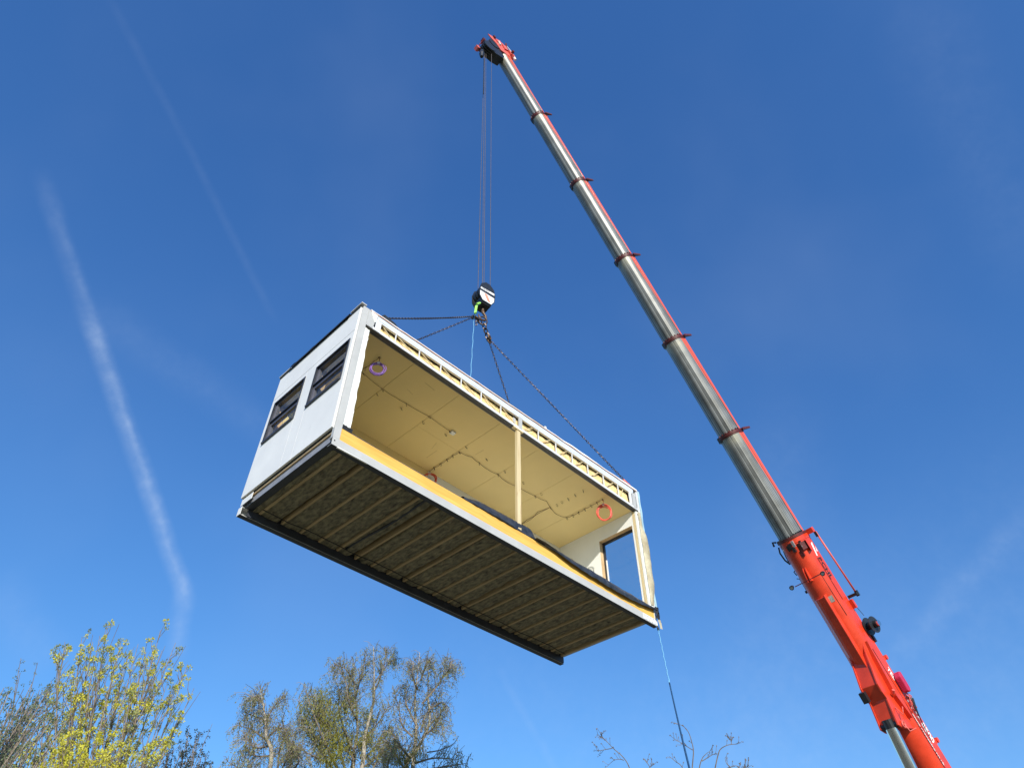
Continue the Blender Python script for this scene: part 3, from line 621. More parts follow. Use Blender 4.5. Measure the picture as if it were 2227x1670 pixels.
for (a, b) in ((-0.12,0.06),):
    lab = MB(); lab.prism([(a,0.865),(a+0.12,0.86),(b+0.08,0.54),(b-0.04,0.55)], (0,0,0), fx_, UZ, fy_, -0.217, -0.2142); lab.build('red_stripe', M['hazard_r'], hp)
def text(s, size, origin, xdir, ydir, mt, parent, ext=0.0015, name='lettering', offset=0.0, sx=1.0, shear=0.0):
    cu = bpy.data.curves.new(name, 'FONT'); cu.body = s; cu.size = size; cu.extrude = ext; cu.offset = offset; cu.align_x = 'LEFT'; cu.shear = shear
    tmp = bpy.data.objects.new(name, cu); COL.objects.link(tmp)
    dg = bpy.context.evaluated_depsgraph_get(); me = bpy.data.meshes.new_from_object(tmp.evaluated_get(dg)); bpy.data.objects.remove(tmp)
    me.materials.clear(); me.materials.append(M[mt])
    xd, yd = Vector(xdir).normalized(), Vector(ydir).normalized(); zd = xd.cross(yd)
    mx = Matrix(((xd.x*sx,yd.x,zd.x,origin[0]),(xd.y*sx,yd.y,zd.y,origin[1]),(xd.z*sx,yd.z,zd.z,origin[2]),(0,0,0,1)))
    me.transform(mx); return obj(name, me, parent)
o_ = fx_*(-0.225)+fy_*(-0.2155)+UZ*1.018
text('LIEBHERR', 0.085, o_, fx_, UZ, 'print_k', lo, sx=0.85)
# the hook itself
m = MB(); m.tube([Vector((0,0,0.44)), Vector((0,0,0.26))], 0.045, 10)
hkp = [(0,0.28),(0.02,0.20),(0.10,0.12),(0.13,0.0),(0.08,-0.11),(-0.02,-0.14),(-0.11,-0.09),(-0.14,0.02)]
m.tube([fx_*a+UZ*b for a, b in hkp], 0.05, 8, r1=0.022); m.build('hook', M['rust'], hb, smooth=True)
# sling
sg = thing('chain_sling', 'four legged brown steel chain sling between the hook and the roof corners', 'chain sling', HK)
LNK = {}
def inworld(p): return wpt(*p)-HK
nl = inworld((4.33, 1.52, 8.42)); nr = inworld((4.85, 1.49, 7.84)); md = Vector((0.02,-0.02,-0.10))
ml = MB(); ml.ring(md+Vector((0,0,-0.10)), (0.75,0.3,-0.1), (0.1,0.1,1), 0.13, 0.024, 18, 6, ry=0.20); ml.build('master_link', M['chain'], sg, smooth=True)
def links(a, b, pitch=0.075, wr=0.0125, rw=0.03, name='chain', parent=None, sag=0.0):
    a, b = Vector(a), Vector(b); d = b-a; n = max(2, int(d.length/pitch)); t = d.normalized(); s1_ = t.orthogonal().normalized(); s2_ = t.cross(s1_)
    m = MB()
    for i in range(n):
        f = (i+0.5)/n; c = a+d*f+Vector((0,0,-sag*4*f*(1-f))); ax = s1_ if i % 2 else s2_
        ax = (ax+(s1_*sin(i*.13)+s2_*cos(i*.2))*0.35).normalized()
        m.ring(c, t, ax, pitch*0.66, wr, 8, 4, ry=rw)
    return m.build(name, M['chain'], parent)
low = md+Vector((0,0,-0.28))
links(md+Vector((-0.05,0,-0.2)), nl, 0.13, 0.022, 0.05, 'coupling_link', sg)
links(low+Vector((0.03,0,0.03)), nr, 0.15, 0.028, 0.06, 'coupling_link', sg)
for (c, n_) in ((nl, 3), (nr, 3)):
    for k in range(n_):
        m = MB(); off = Vector((random.uniform(-.05,.05), random.uniform(-.05,.05), random.uniform(-.08,.08)-0.03*k))
        ta = (c.normalized()*0.5+Vector((random.uniform(-.3,.3), .2, random.uniform(-.4,.4)))).normalized()
        m.ring(c+off, ta, ta.orthogonal(), 0.085, 0.022, 12, 5, ry=0.05); m.build('shortening_hook', M['rust'], sg, smooth=True)
links(nl+Vector((0.02,0,-0.04)), nl+Vector((0.05,0,-0.42)), 0.07, 0.012, 0.028, 'chain_tail', sg)
for (src, tgt, sagv) in ((nl, (0.42,0.16,3.78), 0.05), (nl, (0.42,2.85,3.72), 0.05), (nr, (8.85,2.85,3.85), 0.03), (nr, (8.86,0.06,4.02), 0.0)):
    p = inworld(tgt); links(src, p, 0.082, 0.010, 0.022, 'chain_leg', sg, sagv)
for tgt in ((0.36,0.14,3.765), (8.95,0.06,3.97), (0.36,2.86,3.70), (8.9,2.86,3.84)):
    p = inworld(tgt); m = MB()
    dx = inworld((tgt[0]+(0.24 if tgt[0] < 4 else -0.24), tgt[1], tgt[2]+0.06))
    m.tube([p-(dx-p)*0.5, p, dx], 0.035, 8); m.ring(p, (dx-p), Vector((0,0,1)), 0.07, 0.022, 12, 5, ry=0.05); m.build('sling_hook', M['pinkred'], sg, smooth=True)
# ------------------------------------------------------------------ crane
A = Vector((-0.46504, 13.64506, 37.76313+CAMZ)); nv = Vector((-0.40481, -0.32954, 0.85295)).normalized()
e2 = nv.cross(Vector((0,0,1))).normalized(); e2 = e2 if e2.x > 0 else -e2
e1 = nv.cross(e2); e1 = e1 if e1.z < 0 else -e1
def B(t, a=0.0, b=0.0):
    "t metres down the boom from its head, a towards the underside, b to the right side"
    return A-nv*t+e1*a+e2*b
pivot = B(42.6)
crane = thing('mobile_crane', 'red mobile crane with long grey telescopic boom reaching over the module', 'crane', (pivot.x-1.6, pivot.y-1.3, 0))
CL = crane.location
def CB(m): m.v = [tuple(Vector(v)-CL) for v in m.v]; return m
def profile(R, h=0.92, nf=22):
    sh = -0.14*R; pts = []
    for k in range(nf+1):
        a = -pi/2+pi*k/nf; pts.append((cos(a)*R, sin(a)*R+sh))
    pts += [(-h*R*0.55, R+sh), (-h*R*0.93, R+sh), (-h*R*1.0, R*0.92+sh), (-h*R*1.04, 0+sh), (-h*R*1.0, -R*0.92+sh), (-h*R*0.93, -R+sh)]
    return pts       # (e1, e2)
def section(name, t0, t1, R, mt, rings=6, parent=crane, uvs=True, smooth=False):
    P = profile(R); n = len(P); vs = []; fs = []
    per = [0.0]
    for i in range(n): per.append(per[-1]+math.hypot(P[(i+1)%n][0]-P[i][0], P[(i+1)%n][1]-P[i][1]))
    # u: 0..0.70 round the lower shell, beyond that the right side plate
    halfc = per[22]
    def U(i): return per[i]/halfc*0.70 if i <= 22 else 0.70+(per[i]-halfc)/R*0.20
    for j in range(rings+1):
        t = t0+(t1-t0)*j/rings
        for (a, b) in P: vs.append(B(t, a, b)-CL)
    uvl = []
    for j in range(rings):
        for i in range(n):
            i2 = (i+1) % n
            fs.append((j*n+i, j*n+i2, (j+1)*n+i2, (j+1)*n+i)); uvl += [(U(i), j/rings), (U(i+1), j/rings), (U(i+1), (j+1)/rings), (U(i), (j+1)/rings)]
    fs.append(tuple(range(n))); uvl += [(0.3, 0)]*n
    fs.append(tuple(rings*n+i for i in range(n))[::-1]); uvl += [(0.3, 1)]*n
    me = bpy.data.meshes.new(name); me.from_pydata([tuple(v) for v in vs], [], fs); me.materials.append(M[mt])
    ul = me.uv_layers.new(name='UV')
    for k, q in enumerate(uvl): ul.data[k].uv = q
    if smooth: me.polygons.foreach_set('use_smooth', [len(p.vertices) == 4 for p in me.polygons])
    me.validate()
    o = obj(name, me, parent)
    if smooth:
        sm = o.modifiers.new('edges', 'EDGE_SPLIT'); sm.split_angle = RAD(28)
    return o
ts = [0.0, 4.42, 8.95, 13.6, 18.1, 22.72, 27.22]; Rs = [0.305, 0.332, 0.354, 0.380, 0.408, 0.434]
for i in range(6): section('boom_section', ts[i], ts[i+1]+0.3, Rs[i], 'boom')
section('base_boom', 27.3, 43.6, 0.495, 'red', 10, smooth=True)
for i in range(1, 6):
    t = ts[i]; R = Rs[i]; P = profile(R*1.1); Q = profile(R*0.97)
    m = MB(); m.prism(P, B(t), e1, e2, -nv, -0.05, 0.05); CB(m); col = m.build('boom_collar', M['darkred'], crane)
    m = MB(); m.prism(profile(R*1.06), B(t), e1, e2, -nv, 0.06, 0.10); CB(m); m.build('collar_rib', M['darkred'], col)
    m = MB()      # lug to the right and cheek block below left
    m.prism([(-R*0.95, R*0.75), (-R*1.9, R*1.15), (-R*1.9, R*1.25), (-R*0.5, R*1.12)], B(t), e1, e2, -nv, -0.05, 0.03); CB(m); m.build('lug', M['darkred'], col)
    m = MB(); m.prism([(R*0.1, -R*1.2), (R*0.75, -R*1.08), (R*0.9, -R*0.72), (R*0.2, -R*1.02)], B(t), e1, e2, -nv, -0.07, 0.15); CB(m); m.build('cheek_block', M['blk'], col)
    m = MB()
    for k in range(9):
        a = RAD(-70+20*k); m.obox(B(t-0.06, cos(a)*R*1.06, sin(a)*R*1.06-0.14*R), (e1*cos(a)+e2*sin(a))*0.03, (e2*cos(a)-e1*sin(a))*0.025, nv*0.03)
    CB(m); m.build('collar_bolts', M['darkred'], col)
# base collar
R = 0.495; P = profile(R*1.09)
m = MB(); m.prism(P, B(27.2), e1, e2, -nv, -0.05, 0.04); CB(m); bc = m.build('base_collar', M['darkred'], crane)
m = MB(); m.prism(profile(R*1.04), B(27.2), e1, e2, -nv, 0.041, 0.22); CB(m); m.build('collar_band', M['red'], bc)
m = MB()
for k in range(15):
    a = RAD(-80+12*k); m.obox(B(27.12, cos(a)*R*1.03, sin(a)*R*1.03-0.07), (e1*cos(a)+e2*sin(a))*0.035, (e2*cos(a)-e1*sin(a))*0.02, nv*0.025)
CB(m); m.build('collar_bolts', M['blk'], bc)
m = MB()          # bracket box with open end, in front of the red shell
m.prism([(R*0.25,R*0.88),(R*0.5,R*0.92),(R*0.95,R*0.62),(R*0.9,R*0.3)], B(27.25), e1, e2, -nv, 0.22, 0.50); m.obox(B(27.85,R*0.86,R*0.36), e1*0.05, e2*0.06, nv*0.10)
CB(m); m.build('bracket', M['darkred'], bc)
m = MB(); m.prism([(R*0.1,R*0.9),(R*0.5,R*1.02),(R*0.62,R*1.0),(R*0.2,R*0.8)], B(27.25), e1, e2, -nv, 0.2, 0.62); CB(m); m.build('bracket', M['red'], bc)
m = MB()
for (a, b, t) in ((0.9,-0.3,27.5),(1.02,0.05,27.6),(0.98,-0.1,27.45),(0.6,0.55,27.5)):
    m.obox(B(t, R*a+0.03, R*b), e1*0.06, e2*0.05, nv*0.10)
CB(m); m.build('valve_block', M['blk'], bc)
m = MB(); m.obox(B(27.42, R*1.0+0.05, R*0.22), e1*0.03, e2*0.045, nv*0.12); m.obox(B(27.62, R*0.8+0.05, R*0.62), e1*0.02, e2*0.02, nv*0.03); CB(m); m.build('metal_fitting', M['alu'], bc)
m = MB()
m.tube([B(27.3,0.25,-0.58),B(27.5,0.32,-0.62),B(27.8,0.28,-0.61),B(28.0,0.15,-0.57)], 0.03, 6); m.tube([B(27.1,0.2,-0.60),B(27.05,0.28,-0.68),B(27.2,0.25,-0.72)], 0.04, 6)
m.tube([B(27.25,0.6,-0.3),B(27.7,0.72,-0.32),B(27.95,0.55,-0.4)], 0.02, 6); CB(m); m.build('hose', M['blk'], bc, smooth=True)
m = MB(); m.tube([B(28.25,-0.1,-0.60),B(28.3,0.0,-0.66),B(28.45,0.0,-0.63)], 0.02, 6); m.tube([B(28.55,0.0,-0.70),B(28.6,0.0,-0.60)], 0.015, 6); m.tube([B(28.6,0.0,-0.60),B(29.1,0.0,-0.60)], 0.022, 6); m.obox(B(29.1,0.0,-0.62), e1*0.04, e2*0.05, nv*0.05); CB(m); m.build('side_bracket', M['blk'], crane, smooth=False)
# rod on the right side
m = MB(); m.tube([B(27.35,-0.42,0.72), B(29.85,-0.60,0.74)], 0.035, 8); CB(m); rod = m.build('support_rod', M['pinkred'], crane, smooth=True)
m = MB(); m.obox(B(29.85,-0.5,0.62), e1*0.05, e2*0.18, nv*0.05); m.obox(B(29.85,-0.6,0.76), e1*0.06, e2*0.05, nv*0.10); CB(m); m.build('rod_bracket', M['blk'], rod)
m = MB(); m.obox(B(27.45,-0.42,0.70), e1*0.05, e2*0.045, nv*0.10); CB(m); m.build('rod_bracket', M['blk'], rod)
m = MB(); m.obox(B(27.25,-0.42,0.55), e1*0.09, e2*0.14, nv*0.10); m.obox(B(30.1,-0.42,0.48), e1*0.07, e2*0.08, nv*0.16); CB(m); m.build('rod_bracket', M['red'], rod)
# work lamps
m = MB(); m.tube([B(28.75,0.72,-0.60), B(28.72,0.62,0.52)], 0.018, 6); CB(m); lampbar = m.build('lamp_bar', M['darkred'], crane)
for (b, a) in ((-0.68,0.78),(0.56,0.66)):
    m = MB(); m.tube([B(28.72,a-0.06,b), B(28.72,a+0.02,b), B(28.74,a+0.10,b)], 0.05, 10, r1=0.085); CB(m); lm = m.build('work_lamp', M['blk'], crane, smooth=False)
    m = MB(); m.tube([B(28.742,a+0.102,b), B(28.743,a+0.108,b)], 0.05, 12); CB(m); m.build('lens', M['lens'], lm)
m = MB(); m.prism([(28.30,0.50),(28.42,0.60),(28.80,0.70),(28.82,0.48)], A, -nv, e1, e2, -0.10, -0.07); m.prism([(28.30,0.50),(28.42,0.60),(28.80,0.70),(28.82,0.48)], A, -nv, e1, e2, 0.0, 0.03)
CB(m); m.build('lamp_bracket', M['red'], crane)
# hydraulic lines running down the shell
m = MB(); m.tube([B(28.7,0.30,0.32), B(29.4,0.30,0.33), B(30.3,0.28,0.35)], 0.01, 5); CB(m); m.build('pipe', M['blk'], crane)
m = MB(); m.tube([B(28.2,0.05,0.435), B(29.8,0.05,0.435)], 0.008, 5); CB(m); m.build('pipe', M['blk'], crane)
m = MB(); m.tube([B(31.6,0.10,0.44), B(33.2,0.10,0.44), B(34.0,0.12,0.44), B(38.0,0.10,0.44)], 0.010, 5); CB(m); m.build('pipe', M['blk'], crane)
m = MB(); m.tube([B(0.2+27.0*i/30, -0.30*(0.31+0.13*i/30), 0.305*0.86*(1+0.44*i/30)+0.012) for i in range(31)], 0.007, 4); CB(m); m.build('boom_cable', M['blk'], crane)
m = MB(); m.tube([B(29.9,-0.46,0.46), B(30.6,-0.50,0.58)], 0.010, 5); CB(m); m.build('reel_cable', M['blk'], crane)
# stickers
for (t, a, mt_, s_) in ((29.62, RAD(32), 'sticker', 0.11), (29.62, RAD(-14), 'blk', 0.11)):
    ra = e1*cos(a)+e2*sin(a); ta = e2*cos(a)-e1*sin(a); c = B(t)+e2*(-0.14*R)+ra*(R+0.004)
    m = MB(); m.obox(c, ra*0.006, ta*s_, nv*s_); CB(m); m.build('sticker', M[mt_], crane)
# reinforcement box under the base boom
m = MB(); m.prism([(0.34,-0.42),(0.50,-0.28),(0.57,-0.16),(0.60,0.10),(0.38,0.12)], B(29.45), e1, e2, -nv, 0.0, 3.25); CB(m); m.build('underside_rail', M['red'], crane, bevel=0.02)
m = MB(); m.prism([(0.34,0.135),(0.66,0.115),(0.66,0.145),(0.34,0.165)], B(29.4), e1, e2, -nv, 0.0, 3.35); CB(m); m.build('rail_flange', M['red'], crane)
# ram mount
m = MB()
for (b0, b1) in ((-0.34,-0.28),(0.26,0.32)):
    m.prism([(31.3,0.30),(32.5,1.02),(32.75,1.05),(33.0,0.98),(33.75,1.30),(33.95,1.05),(34.2,0.35)], A, -nv, e1, e2, b0, b1)
m.prism([(31.6,0.42),(32.5,0.98),(33.0,0.95),(33.7,1.22),(33.75,1.12),(33.0,0.4)], A, -nv, e1, e2, -0.2799, 0.2599)
CB(m); mnt = m.build('ram_mount', M['red'], crane, bevel=0.012)
m = MB(); m.prism([(31.3,0.22),(33.1,0.50),(33.9,0.30),(33.4,0.15)], A, -nv, e1, e2, 0.30, 0.46); CB(m); m.build('gusset', M['red'], mnt)
m = MB(); m.tube([B(33.0,0.55,0.42), B(32.9,0.58,0.5)], 0.05, 8); CB(m); m.build('boss', M['pinkred'], mnt)
m = MB(); m.obox(B(32.75,1.10,-0.30), e1*0.09, e2*0.10, nv*0.17); CB(m); m.build('damper', M['blk'], mnt)
m = MB(); m.tube([B(33.75,1.15,-0.275), B(33.75,1.15,0.255)], 0.12, 14); CB(m); m.build('ram_pin', M['blk'], mnt)
m = MB(); m.tube([B(33.35,0.85,0.34), B(33.6,0.95,0.50), B(33.4,0.8,0.55)], 0.022, 6); m.tube([B(33.8,0.95,0.34), B(34.1,0.95,0.40), B(34.1,0.80,0.58)], 0.022, 6); m.ring(B(33.85,1.0,0.36), nv, e1, 0.10, 0.03, 12, 5); CB(m); m.build('guard', M['pinkred'], mnt, smooth=True)
# luffing ram
ra, rb = B(33.7,1.16,0), B(38.4,2.36,0); rd = (rb-ra).normalized()
m = MB(); m.tube([ra+rd*0.12, rb], 0.195, 24); CB(m); rodm = m.build('luffing_ram', M['chrome'], crane, smooth=True)
rodm.modifiers.new('e', 'EDGE_SPLIT').split_angle = RAD(40)
m = MB(); m.tube([ra-rd*0.15, ra+rd*0.14], 0.19, 14); CB(m); m.build('rod_eye', M['blk'], rodm)
m = MB(); m.tube([rb-rd*0.02, B(41.2,3.1,0)], 0.24, 20); CB(m); m.build('ram_cylinder', M['red'], rodm, smooth=False)
# cable reel on the right side
rc = B(30.98, -0.50, 0.55); rax = (e2*0.85+e1*0.16).normalized()
m = MB(); m.tube([rc-rax*0.12, rc+rax*0.34], 0.12, 18); CB(m); reel = m.build('cable_reel', M['blk'], crane, smooth=False)
for q in (-0.04, 0.19):
    m = MB(); m.tube([rc+rax*q, rc+rax*(q+0.015)], 0.31 if q < 0.1 else 0.29, 28); CB(m); m.build('flange', M['blk'], reel)
m = MB(); m.tube([rc+rax*0.341, rc+rax*0.40], 0.10, 16); CB(m); m.build('hub_cap', M['chrome'], reel)
m = MB(); m.obox(rc+nv*-0.34+e1*0.02-rax*0.12, e1*0.06, e2*0.05, nv*0.20); CB(m); m.build('reel_mount', M['blk'], reel)
# bag and hoses
m = MB(); m.prism([(32.62,-0.42),(33.18,-0.40),(33.28,-0.30),(33.22,-0.12),(32.72,-0.14),(32.58,-0.28)], A, -nv, e1, e2, 0.46, 0.68); CB(m); m.build('tool_bag', M['magenta'], crane, bevel=0.04)
m = MB()
for k in range(7):
    t0 = 33.1+random.uniform(0,.35); a0 = random.uniform(-0.3,0.15)
    m.tube([B(t0, a0, 0.46), B(t0+random.uniform(.1,.3), a0+random.uniform(-.15,.15), 0.56), B(t0+random.uniform(.2,.5), a0+random.uniform(-.2,.2), 0.50), B(t0+random.uniform(.4,.7), a0+random.uniform(-.1,.15), 0.46)], 0.016, 5)
CB(m); m.build('hose', M['pinkred'], crane, smooth=True)
m = MB()
for k in range(4):
    a0 = -0.25+0.05*k; m.tube([B(33.35, a0, 0.46), B(33.5, a0-0.05, 0.60), B(33.75, a0+0.03, 0.55), B(34.2+0.2*k, a0+0.06, 0.46)], 0.013, 5)
CB(m); m.build('hose', M['blk'], crane, smooth=True)
for (t, a) in ((32.1,-0.52),(34.95,-0.52)):
    m = MB(); m.prism([(t-0.07,a+0.12),(t+0.07,a+0.12),(t+0.06,a-0.12),(t-0.06,a-0.12)], A, -nv, e1, e2, 0.30, 0.42); CB(m); lg = m.build('lifting_lug', M['red'], crane)
    m = MB(); m.tube([B(t,a-0.10,0.28), B(t,a-0.10,0.46)], 0.085, 12); CB(m); m.build('lug_eye', M['red'], lg)
# lettering on the right side plate
sd_ = R*(1-0.14)+0.004
def btext(s, size, t, a, mt_, **k):
    o = text(s, size, B(t, a, sd_)-CL, -nv, -e1, mt_, crane, **k); return o
btext('BCHL', 0.34, 28.20, -0.02, 'print_k', offset=0.012, sx=1.0)
lg = MB(); lg.prism([(27.62,-0.32),(28.15,-0.10),(28.13,-0.02),(27.66,-0.16)], A, -nv, e1, e2, sd_-0.003, sd_+0.0015); lg.prism([(27.80,-0.38),(28.0,-0.34),(28.0,-0.24)], A, -nv, e1, e2, sd_-0.003, sd_+0.0015); CB(lg); lg.build('emblem', M['print_w'], crane)
btext('TEL', 0.26, 32.35, -0.12, 'print_w', offset=0.008)
btext('1 833 0500', 0.33, 33.42, -0.14, 'print_w', offset=0.012, sx=0.98)
btext('www.cranehire.co.uk', 0.17, 33.85, 0.10, 'print_w', offset=0.003, sx=1.15)
# boom head
hd = None
for (b0, b1) in ((-0.34,-0.30),(0.24,0.28)):
    m = MB(); m.prism([(0.15,-0.30),(-0.95,-0.34),(-1.12,0.05),(-1.18,0.72),(-0.95,0.66),(-0.55,0.42),(-0.1,0.36)], A, -nv, e1, e2, b0, b1); CB(m)
    q = m.build('head_plate', M['pinkred'], crane)
m = MB(); m.prism([(0.30,0.28),(-0.55,0.40),(-0.85,0.62),(-0.35,1.30),(0.15,1.42),(0.50,1.0),(0.55,0.5)], A, -nv, e1, e2, -0.29, 0.23); CB(m); head = m.build('head_housing', M['blk'], crane, bevel=0.02)
for k in range(5):
    m = MB(); b = -0.27+0.115*k
    for (t, a, r) in ((0.02, 1.22, 0.36), (-0.50, 0.60, 0.33)):
        m.prism([(t+r*cos(2*pi*i/26), a+r*sin(2*pi*i/26)) for i in range(26)], A, -nv, e1, e2, b, b+0.07)
    CB(m); m.build('sheave', M['blk'], head)
m = MB(); m.tube([B(-0.34,1.30,-0.38), B(-0.20,1.58,-0.38)], 0.05, 6); m.obox(B(-0.18,1.62,-0.26), nv*0.10, e1*0.07, e2*0.12); m.tube([B(-0.32,1.50,-0.3), B(-0.32,1.50,0.25)], 0.02, 6); CB(m); m.build('rope_guard', M['pinkred'], head)
m = MB(); m.obox(B(-0.90,0.10,0.10), nv*0.12, e1*0.18, e2*0.22); m.obox(B(-0.55,-0.20,0.18), nv*0.18, e1*0.14, e2*0.16); m.obox(B(-0.2,-0.38,0.22), nv*0.16, e1*0.07, e2*0.16); m.obox(B(0.05,-0.42,0.30), nv*0.10, e1*0.06, e2*0.12); CB(m); m.build('head_bracket', M['pinkred'], head)
m = MB(); m.tube([B(-0.9,-0.45,0.32), B(-0.15,-0.52,0.38)], 0.022, 6); m.obox(B(-0.72,0.15,0.32), nv*0.14, e1*0.05, e2*0.03); CB(m); m.build('light_bar', M['tie'], head)
m = MB(); m.tube([B(-0.55,-0.35,0.28), B(-1.0,-0.50,0.34)], 0.05, 6); m.obox(B(-1.1,0.32,0.30), nv*0.07, e1*0.05, e2*0.07); m.obox(B(-0.15,-0.42,0.46), nv*0.06, e1*0.05, e2*0.07); m.obox(B(-1.15,0.70,-0.15), nv*0.10, e1*0.07, e2*0.12); CB(m); m.build('sensor', M['darkred'], head)
m = MB(); m.tube([B(0.25,-0.35,0.38), B(0.42,-0.35,0.38)], 0.07, 10); CB(m); m.build('anemometer', M['tie'], head)
w0 = at(1049.5, 100, math.hypot(B(0,1.5).x, B(0,1.5).y))
m = MB(); m.tube([B(-0.05,1.5,-0.1), w0+Vector((0,0,-0.9))], 0.012, 5); m.tube([w0+Vector((0,0,-0.75)), w0+Vector((0,0,-1.15))], 0.10, 10, r1=0.14); m.tube([w0+Vector((0,0,-1.15)), w0+Vector((0,0,-1.5))], 0.14, 10, r1=0.08); CB(m); m.build('limit_switch_weight', M['blk'], head)
# hoist rope falls
hr = thing('hoist_rope', 'thin steel hoist ropes running from the boom head down to the hook block', 'rope', (HK.x, HK.y, HK.z+1.0))
for (bxp, txp, dz) in ((1039.5,1053,0),(1049,1054,0.05),(1052.5,1057,-0.05),(1066,1069,0)):
    Dh = math.hypot(HK.x, HK.y); Dt = math.hypot(B(0.3,1.3).x, B(0.3,1.3).y)
    p = at(bxp, 628, Dh)+Vector((0,0,0)); q = at(txp, 112, Dt)
    m = MB(); m.tube([p, q], 0.0105, 6); m.v = [tuple(Vector(v)-hr.location) for v in m.v]; m.build('rope_fall', M['rope'], hr)
m = MB(); m.tube([at(1052.5, 128, Dt), at(1051.5, 205, Dt-0.1)], 0.02, 5); m.v = [tuple(Vector(v)-hr.location) for v in m.v]; m.build('switch_cord', M['blk'], hr)
# rest of the crane, below the picture
UX = Vector((nv.x, nv.y, 0)).normalized(); UY = Vector((-UX.y, UX.x, 0))
def local(m): m.v = [tuple(v) for v in m.v]; return m
piv = pivot-CL
m = MB(); m.tube([(0,0,1.25),(0,0,1.55)], 1.1, 28); m.build('slew_ring', M['blk'], crane)
m = MB()
for s_ in (-0.75, 0.62):
    m.prism([(-2.9,1.56),(1.9,1.56),(2.1,2.0),(0.4,2.2),(-1.4,3.3),(-2.2,3.5),(-3.1,2.4)], (0,0,0), UX, UZ, UY, s_, s_+0.13)
m.obox(Vector((0,0,1.62))-UX*0.4, UX*2.4, UY*0.62, UZ*0.06); m.build('turntable', M['red'], crane)
m = MB(); m.obox(Vector((0,0,1.95))-UX*3.4, UX*0.55, UY*1.25, UZ*0.55); m.build('counterweight', M['red'], crane, bevel=0.05)
m = MB(); m.prism([(0.2,1.6),(2.2,1.6),(2.4,2.4),(1.7,3.2),(0.2,3.2)], (0,0,0), UX, UZ, UY, 0.85, 1.7); cbn = m.build('operator_cab', M['red'], crane, bevel=0.04)
m = MB(); m.prism([(0.9,2.2),(2.1,2.2),(2.28,2.42),(1.66,3.05),(0.9,3.05)], (0,0,0), UX, UZ, UY, 1.702, 1.715); m.build('cab_window', M['glass'], cbn)
dX = Vector((0.9,-0.44,0)).normalized(); dY = Vector((-dX.y, dX.x, 0))
m = MB(); m.obox(Vector((0,0,0.95)), dX*5.4, dY*1.2, UZ*0.28); m.build('chassis', M['red'], crane, bevel=0.03)
m = MB(); m.prism([(4.0,0.8),(5.9,0.8),(6.1,1.4),(5.9,2.5),(4.0,2.5)], (0,0,0), dX, UZ, dY, -1.25, 1.25); m.build('driver_cab', M['red'], crane, bevel=0.05)
for xx in (-4.2,-2.6,2.0,3.6):
    for ss in (-1.1, 1.1):
        c = dX*xx+dY*ss+UZ*0.62; m = MB(); m.tube([c-dY*0.2, c+dY*0.2], 0.62, 22); wh = m.build('wheel', M['tyre'], crane)
        m = MB(); m.tube([c-dY*0.21, c+dY*0.21], 0.32, 16); m.build('rim', M['alu'], wh)
for xx in (-4.9, 3.0):
    for ss in (-1, 1):
        m = MB(); p0 = dX*(xx*0.95)+UZ*0.8; p1 = p0+dY*ss*3.0; m.obox((p0+p1)/2, dY*1.5, dX*0.16, UZ*0.14); m.tube([p1+UZ*0.1, Vector((p1.x,p1.y,0.1))], 0.1, 10); m.tube([Vector((p1.x,p1.y,0.1)), Vector((p1.x,p1.y,0.0))], 0.3, 14); m.build('outrigger', M['red'], crane)

# ------------------------------------------------------------------ tag lines
t = thing('tag_line', 'light blue tag line with a lime green sleeve hanging from the sling behind the roof', 'rope', HK+nl)
m = MB(); b0 = Vector((-0.02,-0.1,0.05)); m.tube([b0+Vector((0.008*sin(i*1.7), 0.008*cos(i*2.1), -0.16*i)) for i in range(26)], 0.008, 5); m.build('rope', M['lblue'], t, smooth=True)
m = MB(); gp = at(1035, 672, math.hypot(HK.x, HK.y)-0.45)-t.location
m.obox(gp-Vector((0,0,0.03)), Vector((0.036,0,0.012)), Vector((0,0.03,0)), Vector((0.012,0,0.17))); m.tube([gp+Vector((0.02,0,0.22)), gp+Vector((0.10,0.1,0.40))], 0.04, 6); m.tube([gp+Vector((0,0,-0.24)), b0], 0.008, 5); m.build('green_sleeve', M['lime'], t, bevel=0.015)
p0 = wpt(9.2, 0.0, 0.02); p1 = at(1512, 1720, 7.5); t = thing('tag_line', 'long blue tag line dropping from the lower far corner of the module', 'rope', p0)
def tp(f): return p0+(p1-p0)*f+Vector((0,0,-0.55*4*f*(1-f)*0.5))
m = MB(); m.tube([tp(0.03+0.42*i/20)-p0+Vector((0.006*sin(i*2.1),0,0)) for i in range(21)], 0.0085, 6); m.build('thin_rope', M['lblue'], t, smooth=True)
gd = (tp(1.0)-tp(0.97)).normalized(); gk = p1.z/-gd.z
m = MB(); m.tube([tp(0.45+0.55*i/20)-p0 for i in range(21)]+[p1+gd*gk*0.5-p0+Vector((0,0,-0.1)), p1+gd*gk*0.98+Vector((0,0,0))-p0], 0.012, 6); m.build('thick_rope', M['dblue'], t, smooth=True)
m = MB(); m.tube([tp(0.0)-p0, tp(0.03)-p0], 0.012, 6); m.tube([tp(0.02)-p0, tp(0.035)-p0], 0.026, 6); m.build('snap_hook', M['blk'], t)

